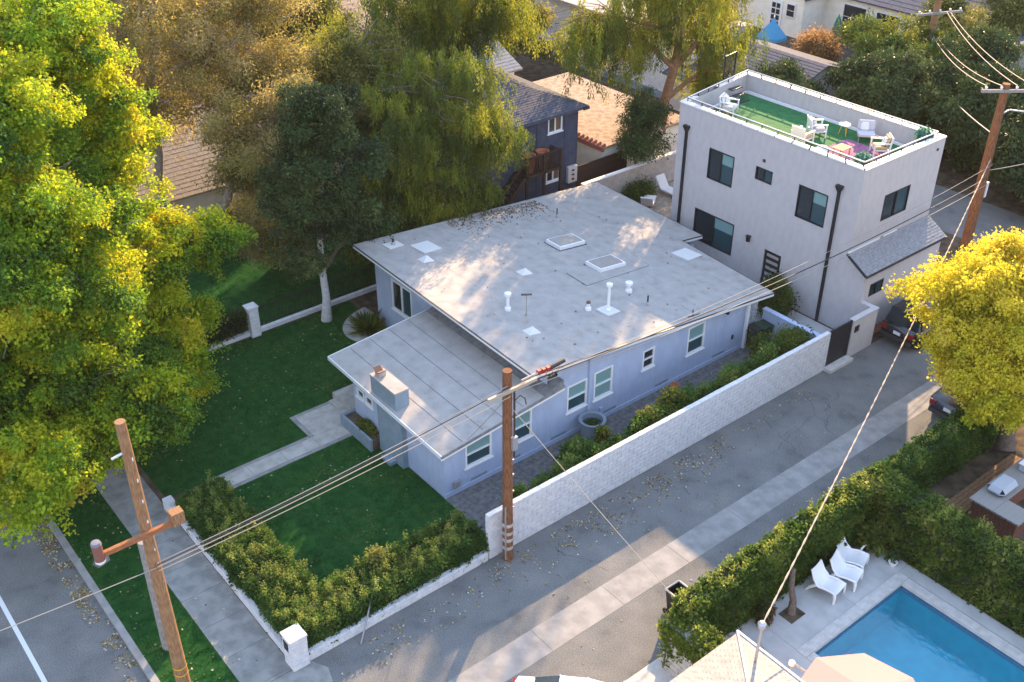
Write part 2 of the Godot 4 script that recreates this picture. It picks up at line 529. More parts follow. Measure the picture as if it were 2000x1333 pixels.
# a tree: tapered trunk, limbs into each lobe of the crown, twigs, and leaf clumps spread through the lobes
# lobes: [centre relative to the base, radii, clumps]
func tree(called: String, label: String, base: Vector3, lobes: Array, o: Dictionary) -> Node3D:
	rng.seed = called.hash() + int(base.x * 13 + base.z * 7)
	var root := thing(called, label, "tree", base, o.get("group", ""))
	var wood := S()
	var top := Vector3.ZERO
	for lb in lobes:
		if lb[0].y > top.y:
			top = lb[0]
	top = o.get("top", top)
	var r0: float = o.get("r", 0.22)
	var lean: Vector3 = o.get("lean", Vector3(rng.randf_range(-0.4, 0.4), 0, rng.randf_range(-0.4, 0.4)))
	var spine := []
	var rad := []
	for i in 9:
		var t := i / 8.0
		spine.append(Vector3.ZERO.lerp(top, t) + lean * sin(t * PI) + Vector3(rng.randfn(), 0, rng.randfn()) * 0.07 * (1 if i > 0 else 0))
		rad.append(lerpf(r0, r0 * 0.22, t) * (1.35 if i == 0 else 1.0))
	var trunk := S()
	tube(trunk, spine, rad, 9)
	part(trunk, "trunk", o.get("bark", "bark"), root, true)
	var places := []
	var pal: Array = o.pal
	var kind: String = o.get("leaf", "maple")
	var sc: float = o.get("size", 1.0)
	var gap: float = o.get("gap", -0.12)
	var gfreq: float = o.get("gfreq", 0.55)
	var weep: float = o.get("weep", 0.0)
	for lb in lobes:
		var c: Vector3 = lb[0]
		var R: Vector3 = lb[1]
		var k := clampi(int(8.0 * clampf((c.y - R.y * 0.8) / maxf(top.y, 0.1), 0.25, 0.85)), 1, 7)
		var from: Vector3 = spine[k]
		var mid := from.lerp(c, 0.55) + Vector3(0, R.y * 0.15, 0)
		tube(wood, [from, mid, c], [rad[k] * 0.7, rad[k] * 0.45, rad[k] * 0.22], 6)
		for i in int(o.get("twigs", 9)):
			var d := Vector3(rng.randfn(), rng.randfn() * 0.8 + 0.15, rng.randfn()).normalized()
			var e := c + d * R * rng.randf_range(0.65, 0.98)
			var s := from.lerp(c, rng.randf_range(0.5, 1.0))
			var m2 := s.lerp(e, 0.5) + Vector3(rng.randfn(), rng.randfn() + 0.6, rng.randfn()) * 0.25
			tube(wood, [s, m2, e], [rad[k] * 0.22, rad[k] * 0.14, 0.012], 4)
		var per: int = o.get("per", 24)
		var want := int(ceil(float(lb[2]) / per))
		var tries := 0
		var made := 0
		while made < want and tries < want * 5:
			tries += 1
			var d := Vector3(rng.randfn(), rng.randfn(), rng.randfn()).normalized()
			var bump := 0.86 + 0.4 * wob.get_noise_3dv((base + c + d * R) * 9.0 * gfreq)
			var q := c + d * R * pow(rng.randf(), o.get("shell", 0.38)) * bump
			if q.y < o.get("low", 0.6) or wob.get_noise_3dv((base + q) * 22.0 * gfreq) < gap:
				continue
			made += 1
			# one bough: a twig and the clumps along it
			var cr: float = o.get("cr", 0.62) * rng.randf_range(0.65, 1.35)
			var axis := (d * Vector3(1, 0.3, 1) + Vector3(rng.randfn(), rng.randfn() * 0.5, rng.randfn()) * 0.35).normalized()
			if rng.randf() < o.get("show", 0.3):
				tube(wood, [q - axis * cr * 1.5 - Vector3(0, 0.3, 0), q - axis * cr * 0.3, q + axis * cr * 0.8], [0.03, 0.02, 0.008], 4)
			var tint: float = o.get("tint", 0.5) + rng.randfn() * 0.1 + wob.get_noise_3dv((base + q) * 7.0) * o.get("tint_var", 0.6)
			for i in rng.randi_range(int(per * 0.6), int(per * 1.4)):
				var t := rng.randf_range(-1.0, 1.1)
				var p := q + axis * t * cr + Vector3(rng.randfn(), rng.randfn() * 0.55, rng.randfn()) * cr * (0.5 - 0.2 * t) - Vector3(0, t * t * cr * 0.25, 0)
				if p.y < o.get("low", 0.6):
					continue
				if weep > 0.0:
					for k2 in int(rng.randf_range(1.0, 1.6 + weep * 1.6)):
						if p.y < o.get("low", 0.6):
							break
						places.append([Transform3D(spin(Vector3.UP + Vector3(rng.randfn(), 0, rng.randfn()) * 0.22, sc * rng.randf_range(0.75, 1.25)), p), pick(pal, tint)])
						p += Vector3(rng.randfn() * 0.06, -0.5 * sc, rng.randfn() * 0.06)
				else:
					places.append([Transform3D(spin(Vector3.UP * 0.8 + d * 0.6 + Vector3(rng.randfn(), rng.randfn(), rng.randfn()) * 0.35, sc * rng.randf_range(0.7, 1.3)), p), pick(pal, tint)])
	part(wood, "limbs", o.get("limb", o.get("bark", "bark")), root, true)
	scatter(places, kind, o.get("mat", "leaf"), "crown", root)
	return root

# leaves over the faces of a clipped hedge run; box: x0, x1, z0, z1, y0, y1
func hedge_leaves(places: Array, b: Array, dens: float, pal: Array, o := {}) -> void:
	var dx: float = b[1] - b[0]
	var dz: float = b[3] - b[2]
	var dy: float = b[5] - b[4]
	var fs := [[dx * dz * 1.25, 0], [dx * dy, 1], [dx * dy, 2], [dz * dy, 3], [dz * dy, 4]]
	for f in fs:
		if f[1] in o.get("skip", []):
			continue
		for i in int(f[0] * dens):
			var u := rng.randf()
			var v := rng.randf()
			var p: Vector3
			var n: Vector3
			match f[1]:
				0: p = Vector3(b[0] + u * dx, b[5], b[2] + v * dz); n = Vector3.UP
				1: p = Vector3(b[0] + u * dx, b[4] + v * dy, b[2]); n = Vector3(0, 0.5, -1)
				2: p = Vector3(b[0] + u * dx, b[4] + v * dy, b[3]); n = Vector3(0, 0.5, 1)
				3: p = Vector3(b[0], b[4] + v * dy, b[2] + u * dz); n = Vector3(-1, 0.5, 0)
				4: p = Vector3(b[1], b[4] + v * dy, b[2] + u * dz); n = Vector3(1, 0.5, 0)
			var bm: float = wob.get_noise_3dv(p * 26.0) * o.get("bump", 0.18) + rng.randfn() * 0.045
			p += n.normalized() * bm
			if p.y < b[4] - 0.02:
				continue
			var t: float = o.get("tint", 0.4) + wob.get_noise_3dv(p * 14.0) * 0.7
			places.append([Transform3D(spin(n + Vector3(rng.randfn(), rng.randfn(), rng.randfn()) * 0.4, o.get("size", 1.0) * rng.randf_range(0.7, 1.3)), p), pick(pal, t)])
	for i in int(o.get("sprigs", 0)):   # shoots standing above the clipped top
		var p := Vector3(rng.randf_range(b[0], b[1]), b[5], rng.randf_range(b[2], b[3]))
		var d := Vector3(rng.randfn() * 0.35, 1, rng.randfn() * 0.35).normalized()
		for k in rng.randi_range(2, 5):
			p += d * 0.11
			places.append([Transform3D(spin(d, 0.7 * o.get("size", 1.0)), p), pick(pal, 0.8)])

func shrub(called: String, label: String, at: Vector3, r: Vector3, n: int, kind: String, pal: Array, group := "", tint := 0.5, sc := 1.0, cat := "shrub") -> Node3D:
	rng.seed = called.hash() + int(at.x * 31 + at.z * 17)
	var root := thing(called, label, cat, at, group)
	var wood := S()
	var places := []
	for i in 7:
		var d := Vector3(rng.randfn() * 0.7, absf(rng.randfn()) + 0.6, rng.randfn() * 0.7).normalized()
		var e := Vector3(0, r.y * 0.7, 0) + d * r * 0.8
		tube(wood, [Vector3(rng.randfn() * 0.05, 0, rng.randfn() * 0.05), e * 0.5 + Vector3(0, 0.05, 0), e], [0.022, 0.015, 0.006], 4)
	for i in n:
		var d := Vector3(rng.randfn(), rng.randfn(), rng.randfn()).normalized()
		var p := Vector3(0, r.y, 0) + d * r * pow(rng.randf(), 0.4) * (0.8 + 0.5 * wob.get_noise_3dv((at + d) * 30.0))
		p.y = maxf(p.y, 0.06)
		places.append([Transform3D(spin(Vector3.UP + d, sc * rng.randf_range(0.7, 1.3)), p), pick(pal, tint + wob.get_noise_3dv((at + p) * 18.0) * 0.7)])
	part(wood, "stems", "bark", root, true)
	scatter(places, kind, "leaf", "foliage", root)
	return root

const OLIVE := [[0.045, 0.07, 0.02], [0.11, 0.14, 0.03], [0.22, 0.22, 0.055], [0.36, 0.31, 0.09]]
const AUTUMN := [[0.07, 0.16, 0.028], [0.18, 0.33, 0.03], [0.42, 0.54, 0.03], [0.64, 0.62, 0.03], [0.66, 0.54, 0.05]]
const GOLD := [[0.46, 0.50, 0.04], [0.70, 0.63, 0.05], [0.82, 0.70, 0.07], [0.84, 0.66, 0.12]]
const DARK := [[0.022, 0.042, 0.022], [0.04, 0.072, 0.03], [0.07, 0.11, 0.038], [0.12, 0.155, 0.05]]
const PEPPER := [[0.045, 0.085, 0.026], [0.10, 0.155, 0.035], [0.21, 0.25, 0.04], [0.38, 0.38, 0.05]]
const STRAW := [[0.22, 0.20, 0.065], [0.38, 0.33, 0.10], [0.52, 0.42, 0.17], [0.60, 0.47, 0.24]]
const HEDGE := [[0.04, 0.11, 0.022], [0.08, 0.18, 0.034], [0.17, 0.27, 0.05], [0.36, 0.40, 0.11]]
const IVY := [[0.05, 0.11, 0.02], [0.10, 0.18, 0.035], [0.21, 0.28, 0.05], [0.44, 0.45, 0.14]]
const LAWN := [[0.016, 0.11, 0.027], [0.035, 0.165, 0.036], [0.09, 0.21, 0.05], [0.18, 0.22, 0.075]]

# ---------------------------------------------------------------- walls and windows
# outer face of a wall from A to B (Vector2 x, z), with real openings; holes: [s0, s1, y0, y1]
func wall(st: SurfaceTool, A: Vector2, B: Vector2, y0: float, top, holes: Array, inn: Vector3, deep := 0.14) -> SurfaceTool:
	var L := A.distance_to(B)
	var d := (B - A) / L
	var cuts := [0.0, L]
	for h in holes:
		cuts.append(h[0])
		cuts.append(h[1])
	cuts.sort()
	var at := func(s, y): return Vector3(A.x + d.x * s, y, A.y + d.y * s)
	var tp := func(s): return top.call(A + d * s) if top is Callable else top
	for i in cuts.size() - 1:
		var s0: float = cuts[i]
		var s1: float = cuts[i + 1]
		if s1 - s0 < 0.001:
			continue
		var inside := []
		for h in holes:
			if h[0] < (s0 + s1) / 2 and h[1] > (s0 + s1) / 2:
				inside.append(h)
		inside.sort_custom(func(p, q): return p[2] < q[2])
		var y := y0
		for h in inside:
			if h[2] > y + 0.001:
				quad(st, at.call(s0, y), at.call(s1, y), at.call(s1, h[2]), at.call(s0, h[2]))
			y = h[3]
		quad(st, at.call(s0, y), at.call(s1, y), at.call(s1, tp.call(s1)), at.call(s0, tp.call(s0)))
	for h in holes:
		var c := [at.call(h[0], h[2]), at.call(h[1], h[2]), at.call(h[1], h[3]), at.call(h[0], h[3])]
		for k in 4:
			quad(st, c[k], c[(k + 1) % 4], c[(k + 1) % 4] + inn * deep, c[k] + inn * deep)
	return st

# a window in such an opening: the frame is the part, panes and sill its pieces
func window(house: Node3D, A: Vector2, B: Vector2, h: Array, inn: Vector3, style: String, frame_mat: String, called := "window") -> void:
	var d2 := (B - A).normalized()
	var d := Vector3(d2.x, 0, d2.y)
	var b := Basis(d, Vector3.UP, d.cross(Vector3.UP))
	var o: Vector3 = Vector3(A.x, 0, A.y) + d * h[0]
	var w: float = h[1] - h[0]
	var y0: float = h[2]
	var y1: float = h[3]
	var f := 0.075 if frame_mat == "white_paint" else 0.05
	var st := S()
	var pr := -inn * 0.02
	var dep := 0.09
	var fx := func(s, y, sw, sh): box(st, o + d * s + Vector3(0, y, 0) + pr + inn * dep / 2, Vector3(sw, sh, dep), b)
	fx.call(f / 2, (y0 + y1) / 2, f, y1 - y0)
	fx.call(w - f / 2, (y0 + y1) / 2, f, y1 - y0)
	fx.call(w / 2, y0 + f / 2, w - 2 * f, f)
	fx.call(w / 2, y1 - f / 2, w - 2 * f, f)
	var panes := []
	if style == "sash":
		var m := (y0 + y1) / 2
		fx.call(w / 2, m, w - 2 * f, f * 0.7)
		panes = [[f, w - f, m + f * 0.35, y1 - f, "blind_teal"], [f, w - f, y0 + f, m - f * 0.35, "glass_teal"]]
	elif style == "sash_dark":
		var m := (y0 + y1) / 2
		fx.call(w / 2, m, w - 2 * f, f * 0.7)
		panes = [[f, w - f, m + f * 0.35, y1 - f, "glass_dark"], [f, w - f, y0 + f, m - f * 0.35, "glass_dark"]]
	elif style == "single":
		panes = [[f, w - f, y0 + f, y1 - f, "glass_dark"]]
	elif style == "sash_blind":
		var m := (y0 + y1) / 2
		fx.call(w / 2, m, w - 2 * f, f * 0.7)
		panes = [[f, w - f, m + f * 0.35, y1 - f, "blind_teal"], [f, w - f, y0 + f, m - f * 0.35, "blind_teal"]]
	elif style == "slider_blind":   # two lights, the right one with its blind half down
		fx.call(w / 2, (y0 + y1) / 2, f, y1 - y0 - 2 * f)
		var m := lerpf(y0, y1, 0.62)
		panes = [[f, w / 2 - f / 2, y0 + f, y1 - f, "glass_dark"], [w / 2 + f / 2, w - f, y0 + f, m, "glass_teal"], [w / 2 + f / 2, w - f, m, y1 - f, "blind_teal"]]
	elif style == "slider_brown":
		fx.call(w / 2, (y0 + y1) / 2, f, y1 - y0 - 2 * f)
		panes = [[f, w / 2 - f / 2, y0 + f, y1 - f, "glass_dark"], [w / 2 + f / 2, w - f, y0 + f, y1 - f, "blind_brown"]]
	else:
		fx.call(w / 2, (y0 + y1) / 2, f, y1 - y0 - 2 * f)
		panes = [[f, w / 2 - f / 2, y0 + f, y1 - f, "glass_dark"], [w / 2 + f / 2, w - f, y0 + f, y1 - f, "glass_teal"]]
	var win := part(st, called, frame_mat, house)
	for p in panes:
		part(box(S(), o + d * ((p[0] + p[1]) / 2) + Vector3(0, (p[2] + p[3]) / 2, 0) + inn * 0.045, Vector3(p[1] - p[0], p[3] - p[2], 0.012), b), "pane", p[4], win)
	if frame_mat == "white_paint":
		part(box(S(), o + d * (w / 2) + Vector3(0, y0 - 0.035, 0) - inn * 0.03, Vector3(w + 0.12, 0.06, 0.07), b), "sill", "white_paint", win)

# painted blocks, one by one, in front of a mortar core; wall along x at the face z (normal +z) or along z at the face x (normal -x)
func blocks(root: Node3D, a: Vector2, b: Vector2, y0: float, rows: int, bl: float, bh: float, thick: float, cap: int) -> void:
	var L := a.distance_to(b)
	var d := (b - a) / L
	var along_x := absf(d.x) > 0.5
	var n := Vector2(-d.y, d.x)
	if along_x and n.y < 0 or not along_x and n.x > 0:
		n = -n
	var mid := (a + b) / 2 - n * thick / 2
	var sz := Vector3(L - 0.02, rows * bh - 0.012, thick - 0.03) if along_x else Vector3(thick - 0.03, rows * bh - 0.012, L - 0.02)
	part(box(S(), Vector3(mid.x, y0 + sz.y / 2, mid.y), sz), "mortar_core", "white_block", root)
	var vars := []
	for k in 3:
		var s := Vector3(bl - 0.014 - 0.002 * k, bh - 0.014, thick + 0.004 * k)
		vars.append(cbox(s if along_x else Vector3(s.z, s.y, s.x), 0.012))
	var half := cbox(Vector3(bl / 2 - 0.014, bh - 0.014, thick) if along_x else Vector3(thick, bh - 0.014, bl / 2 - 0.014), 0.012)
	var rest := SurfaceTool.new()
	rest.begin(Mesh.PRIMITIVE_TRIANGLES)
	var any := false
	var count := 0
	var todo := []
	for r in rows:
		var s := 0.0
		var first := r % 2 == 1
		while s < L - 0.05:
			var w := bl / 2 if first else bl
			first = false
			var is_half := w < bl
			if s + w > L + 0.01:
				w = bl / 2
				is_half = true
				if s + w > L + 0.12:
					break
			todo.append([s + w / 2, r, is_half])
			s += w
	todo.sort_custom(func(p, q): return p[0] < q[0])
	for t in todo:
		var p: Vector2 = a + d * t[0] - n * (thick / 2 + rng.randf_range(-0.004, 0.004))
		var at := Vector3(p.x, y0 + (t[1] + 0.5) * bh, p.y)
		var m: Mesh = half if t[2] else vars[rng.randi() % 3]
		if count < cap:
			var o := part_mesh(m, "block", "white_block", root)
			o.position += at
			count += 1
		else:
			rest.append_from(m, 0, Transform3D(Basis(), at))
			any = true
	if any:
		var o := part_mesh(rest.commit(), "far_blocks", "white_block", root)
		o.set_meta("kind", "stuff")

# rows of overlapping shingles on a roof plane given by four corners: eave a -> b, ridge d -> c
func shingle_rows(parent: Node3D, a: Vector3, b: Vector3, c: Vector3, d: Vector3, course: float, tab: float, mat: String, called := "shingles") -> void:
	var st := S()
	var n := ((b - a).cross(d - a)).normalized()
	if n.y < 0:
		n = -n
	var rise := a.distance_to(d)
	var rows := int(rise / course)
	for r in rows:
		var t0 := float(r) / rows
		var t1 := minf(1.0, (r + 1.15) / rows)
		var p0 := a.lerp(d, t0)
		var q0 := b.lerp(c, t0)
		var p1 := a.lerp(d, t1)
		var q1 := b.lerp(c, t1)
		var cnt := maxi(1, int(p0.distance_to(q0) / tab))
		var off := 0.5 / cnt * (r % 2)
		for k in cnt + (r % 2):
			var s0 := clampf(float(k) / cnt - off, 0, 1)
			var s1 := clampf(float(k + 1) / cnt - off - 0.012 / tab / cnt, 0, 1)
			if s1 - s0 < 0.001:
				continue
			var lift := 0.016 + rng.randf() * 0.008
			var v := [p0.lerp(q0, s0), p0.lerp(q0, s1), p1.lerp(q1, s1), p1.lerp(q1, s0)]
			quad(st, v[3] + n * 0.004, v[2] + n * 0.004, v[1] + n * lift, v[0] + n * lift)
			quad(st, v[0] + n * lift, v[1] + n * lift, v[1], v[0])
	var o := part(st, called, mat, parent)
	o.set_meta("kind", "stuff")

# ---------------------------------------------------------------- the lot
func make_ground() -> void:
	var st := S()
	for r in [[-11.45, 4.35, -300, 300], [9.85, 320, -300, 300], [4.35, 9.85, -300, 8.7], [4.35, 9.85, 22, 300]]:
		quad(st, Vector3(r[0], -0.006, r[2]), Vector3(r[1], -0.006, r[2]), Vector3(r[1], -0.006, r[3]), Vector3(r[0], -0.006, r[3]))
	struct(st, "ground", "soil")
	struct(sheet(rect(-320, -11.45, -300, 300), -0.12), "street", "asphalt")
	struct(bx(-14.16, -14.02, -0.118, -0.115, -60, 8), "lane_line", "line_paint")
	var alley := struct(sheet(rect(-11.0, 33.5, -0.32, 6.3), 0.0), "alley", "asphalt")
	struct(sheet(rect(33.5, 38.5, -24, 30), 0.0), "cross_alley", "asphalt")
	# cracks in the asphalt, as the photograph shows them
	rng.seed = 5
	for c in [[Vector2(13.0, 0.3), Vector2(12.2, 2.9)], [Vector2(15.6, 0.2), Vector2(14.2, 2.9)], [Vector2(9.5, 1.0), Vector2(14.5, 1.6)], [Vector2(16.5, 0.8), Vector2(14.6, 2.2)], [Vector2(7.0, 0.4), Vector2(7.6, 2.9)], [Vector2(8.0, 4.1), Vector2(9.2, 6.0)], [Vector2(11.0, 4.1), Vector2(12.0, 5.9)], [Vector2(14.0, 4.2), Vector2(15.6, 5.6)], [Vector2(3.0, 4.2), Vector2(5.2, 5.4)], [Vector2(1.5, 0.6), Vector2(2.4, 2.9)], [Vector2(17.0, 0.5), Vector2(19.5, 2.6)], [Vector2(11.5, 1.9), Vector2(16.8, 1.2)]]:
		var cs := S()
		var n := 14
		var prev := []
		for i in n + 1:
			var p: Vector2 = c[0].lerp(c[1], float(i) / n) + Vector2(rng.randfn(), rng.randfn()) * 0.09
			var w := rng.randf_range(0.004, 0.012)
			var cur := [Vector3(p.x - w, 0.0035, p.y), Vector3(p.x + w, 0.0035, p.y + w)]
			if i > 0:
				quad(cs, prev[0], prev[1], cur[1], cur[0])
			prev = cur
		struct(cs, "crack", "crack_tar", alley)
	var gut := thing_struct("concrete_gutter")
	var x := -10.6
	while x < 33:
		var l := 3.05
		part(bx(x, x + l - 0.015, -0.05, 0.005, 2.97, 4.06), "gutter_slab", "concrete", gut)
		x += l
	var sw := thing_struct("sidewalk")
	var z := -40.0
	while z < -0.4:
		part(bx(-9.56, -8.02, -0.1, 0.008 + rng.randf() * 0.006, z, minf(z + 1.52, -0.35) - 0.012), "sidewalk_slab", "sidewalk_concrete", sw)
		z += 1.52
	part(slab(S(), [Vector2(-11.3, -0.34), Vector2(-7.5, -0.34), Vector2(-7.2, 0.25), Vector2(-7.6, 1.6), Vector2(-11.3, 1.6)], -0.1, 0.012), "ramp_slab", "sidewalk_concrete", sw)
	var cb := thing_struct("kerb")
	z = -42.0
	while z < -1.0:
		part(bx(-11.62, -11.40, -0.3, 0.02, z, z + 2.99), "kerb_stone", "concrete", cb)
		z += 3.0
	struct(sheet(rect(-11.40, -9.56, -42, -0.36), 0.002), "parkway_lawn", "lawn_soil")
	struct(sheet([Vector2(-7.8, -0.5), Vector2(0.1, -0.5), Vector2(0.1, -9.2), Vector2(-7.8, -9.2)], 0.004), "front_lawn", "lawn_soil")
	struct(sheet([Vector2(-7.8, -10.15), Vector2(-1.9, -10.15), Vector2(-1.9, -11.7), Vector2(4.9, -11.7), Vector2(4.9, -18.2), Vector2(-7.8, -18.2)], 0.004), "side_lawn", "lawn_soil")
	struct(sheet(rect(-8.0, 11.5, -26.5, -18.5), 0.003), "neighbour_lawn", "lawn_soil")
	struct(sheet(rect(0.1, 17.5, -3.8, -0.45), 0.006), "side_yard_gravel", "gravel")
	# front walk, landing, curved walk
	var fw := thing_struct("front_walk")
	var px := -6.1
	while px < -0.5:
		part(bx(px, px + 1.41, -0.05, 0.03, -10.02, -9.32), "walk_slab", "path_concrete", fw)
		px += 1.42
	part(bx(-6.1, -1.92, -0.05, 0.026, -10.19, -10.03), "walk_edging", "sidewalk_concrete", fw)
	part(bx(-6.1, -0.5, -0.05, 0.026, -9.31, -9.15), "walk_edging", "sidewalk_concrete", fw)
	part(bx(-1.72, 0.2, -0.05, 0.034, -11.55, -10.03), "landing_slab", "path_concrete", fw)
	part(bx(-1.9, -1.73, -0.05, 0.03, -11.72, -10.03), "walk_edging", "sidewalk_concrete", fw)
	part(bx(-1.72, 0.2, -0.05, 0.03, -11.72, -11.56), "walk_edging", "sidewalk_concrete", fw)
	var cw := []
	for i in 13:
		var a := PI * (0.52 + 0.62 * i / 12.0)
		cw.append(Vector2(5.3 + cos(a) * 2.15, -16.1 - sin(a) * 1.75 + 0.6))
	for i in 13:
		var a := PI * (0.52 + 0.62 * (12 - i) / 12.0)
		cw.append(Vector2(5.3 + cos(a) * 1.15, -16.1 - sin(a) * 0.95 + 0.6))
	struct(slab(S(), cw, -0.04, 0.025), "curved_walk", "path_concrete")
	# pool terrace
	var pt := thing_struct("pool_terrace")
	for r in [[1.6, 4.42, 7.0, 9.6], [4.43, 7.4, 7.0, 8.76], [7.41, 10.35, 7.0, 8.76], [1.6, 4.38, 9.61, 22], [9.82, 10.35, 8.77, 22]]:
		part(bx(r[0], r[1], -0.1, 0.012, r[2], r[3]), "terrace_slab", "deck_concrete", pt)
	var cop := thing_struct("pool_coping")
	for i in 9:
		part(bx(4.40 + i * 0.6, 4.395 + i * 0.6 + 0.6, -0.12, 0.03, 8.77, 9.15), "coping_stone", "coping", cop)
	for i in 14:
		for xx in [4.40, 9.42]:
			part(bx(xx, xx + 0.36, -0.12, 0.03, 9.16 + i * 0.9, 9.155 + i * 0.9 + 0.9), "coping_stone", "coping", cop)
	var ps := S()
	quad(ps, Vector3(4.77, -1.5, 9.15), Vector3(9.42, -1.5, 9.15), Vector3(9.42, -1.5, 22), Vector3(4.77, -1.5, 22))
	quad(ps, Vector3(4.77, -0.1, 9.15), Vector3(9.42, -0.1, 9.15), Vector3(9.42, -1.5, 9.15), Vector3(4.77, -1.5, 9.15))
	quad(ps, Vector3(4.77, -0.1, 9.15), Vector3(4.77, -0.1, 22), Vector3(4.77, -1.5, 22), Vector3(4.77, -1.5, 9.15))
	quad(ps, Vector3(9.42, -0.1, 9.15), Vector3(9.42, -0.1, 22), Vector3(9.42, -1.5, 22), Vector3(9.42, -1.5, 9.15))
	quad(ps, Vector3(4.77, -0.1, 22), Vector3(9.42, -0.1, 22), Vector3(9.42, -1.5, 22), Vector3(4.77, -1.5, 22))
	var basin := struct(ps, "pool_basin", "pool_plaster")
	for k in 23:
		struct(bx(4.78 + k * 0.202, 4.975 + k * 0.202, -0.3, -0.105, 9.15, 9.162), "waterline_tile", "tile_blue", basin)
	for k in 40:
		struct(bx(9.408, 9.42, -0.3, -0.105, 9.17 + k * 0.202, 9.365 + k * 0.202), "waterline_tile", "tile_blue", basin)
	struct(sheet(rect(4.775, 9.415, 9.155, 21.99), -0.13), "pool_water", "pool_water")
	struct(sheet(rect(10.9, 24, 7.4, 22), 0.002), "neighbour_yard", "soil")
	struct(sheet(rect(-3.5, 1.58, 6.3, 8.5), 0.012), "garage_apron", "coping")
	struct(sheet(rect(20.6, 28.2, -18.2, -13.8), 0.004), "back_patio", "patio_tile")
	struct(sheet(rect(17.7, 20.7, -13, -0.5), 0.003), "passage_paving", "deck_concrete")

func thing_struct(called: String) -> Node3D:
	var o := Node3D.new()
	o.name = called
	add_child(o)
	o.set_meta("kind", "structure")
	return o

func make_grass() -> void:
	rng.seed = 91
	for g in [["front_grass", [[-7.3, 0.1, -9.1, -1.6]], "short dark green grass of the front lawn beside the walk", 62], ["side_grass", [[-7.3, -1.95, -18.1, -10.25], [-1.95, 4.7, -18.1, -11.8]], "shaded side lawn grass between fence and front walk", 50], ["parkway_grass", [[-11.35, -9.6, -22, -0.4]], "green grass strip between street kerb and sidewalk", 80], ["neighbour_grass", [[-8, 11, -26, -18.7]], "dark grass of the neighbour garden behind the fence", 18]]:
		var places := []
		for r in g[1]:
			var n := int((r[1] - r[0]) * (r[3] - r[2]) * g[3])
			for i in n:
				var p := Vector3(rng.randf_range(r[0], r[1]), 0.004, rng.randf_range(r[2], r[3]))
				if Vector2(p.x - 5.3, p.z + 15.5).length() < 2.3:
					continue
				places.append([Transform3D(spin(Vector3.UP, rng.randf_range(0.7, 1.2)), p), pick(LAWN, 0.36 + wob.get_noise_3dv(p * 9.0) * 1.1)])
		var o := scatter(places, "blade", "grass", g[0], self)
		tag(o, g[2], "grass")
	# fallen leaves
	var lp := []
	for r in [[-7.2, 0.0, -9, -1.8, 3.5], [-7, 4.0, -18, -11.8, 6], [-11.55, -9.7, -20, -0.5, 8], [-12.25, -11.65, -24, -1, 260], [-9.4, -8.1, -9, -0.5, 3], [-6, 10, 0.0, 1.3, 26], [0, 16, 0.2, 2.8, 5], [-5, 12, 4.2, 6, 2], [-7, 0, 0.1, 0.9, 20], [1, 17, -3.4, -0.6, 5], [-0.5, 16, 0.0, 0.4, 40], [5, 11, 0.0, 0.9, 50], [1, 5, 0.6, 1.5, 40]]:
		for i in int((r[1] - r[0]) * (r[3] - r[2]) * r[4]):
			var p := Vector3(rng.randf_range(r[0], r[1]), -0.108 if r[1] < -11.6 else 0.014, rng.randf_range(r[2], r[3]))
			if wob.get_noise_3dv(p * 20.0) < rng.randf_range(-0.3, 0.25):
				continue
			lp.append([Transform3D(spin(Vector3.UP + Vector3(rng.randfn(), 0, rng.randfn()) * 0.25, rng.randf_range(0.6, 1.2)), p), pick([[0.09, 0.06, 0.03], [0.26, 0.17, 0.05], [0.42, 0.32, 0.14], [0.50, 0.47, 0.38]], rng.randf())])
	tag(scatter(lp, "single", "litter", "fallen_leaves", self), "dry fallen leaves scattered over gutter, alley and lawn", "leaves")

func single_leaf() -> ArrayMesh:
	var st := S()
	leaf(st, Vector3(-0.04, 0, 0), Vector3(1, 0.1, 0).normalized(), Vector3.UP, 0.085, 0.065, Color.WHITE)
	st.generate_normals()
	return st.commit()

# ---------------------------------------------------------------- the low white-roofed house
func main_y(p: Vector2) -> float:
	return 4.442 - 0.1116 * p.x
func front_y(p: Vector2) -> float:
	return 2.376 + 0.0945 * p.x

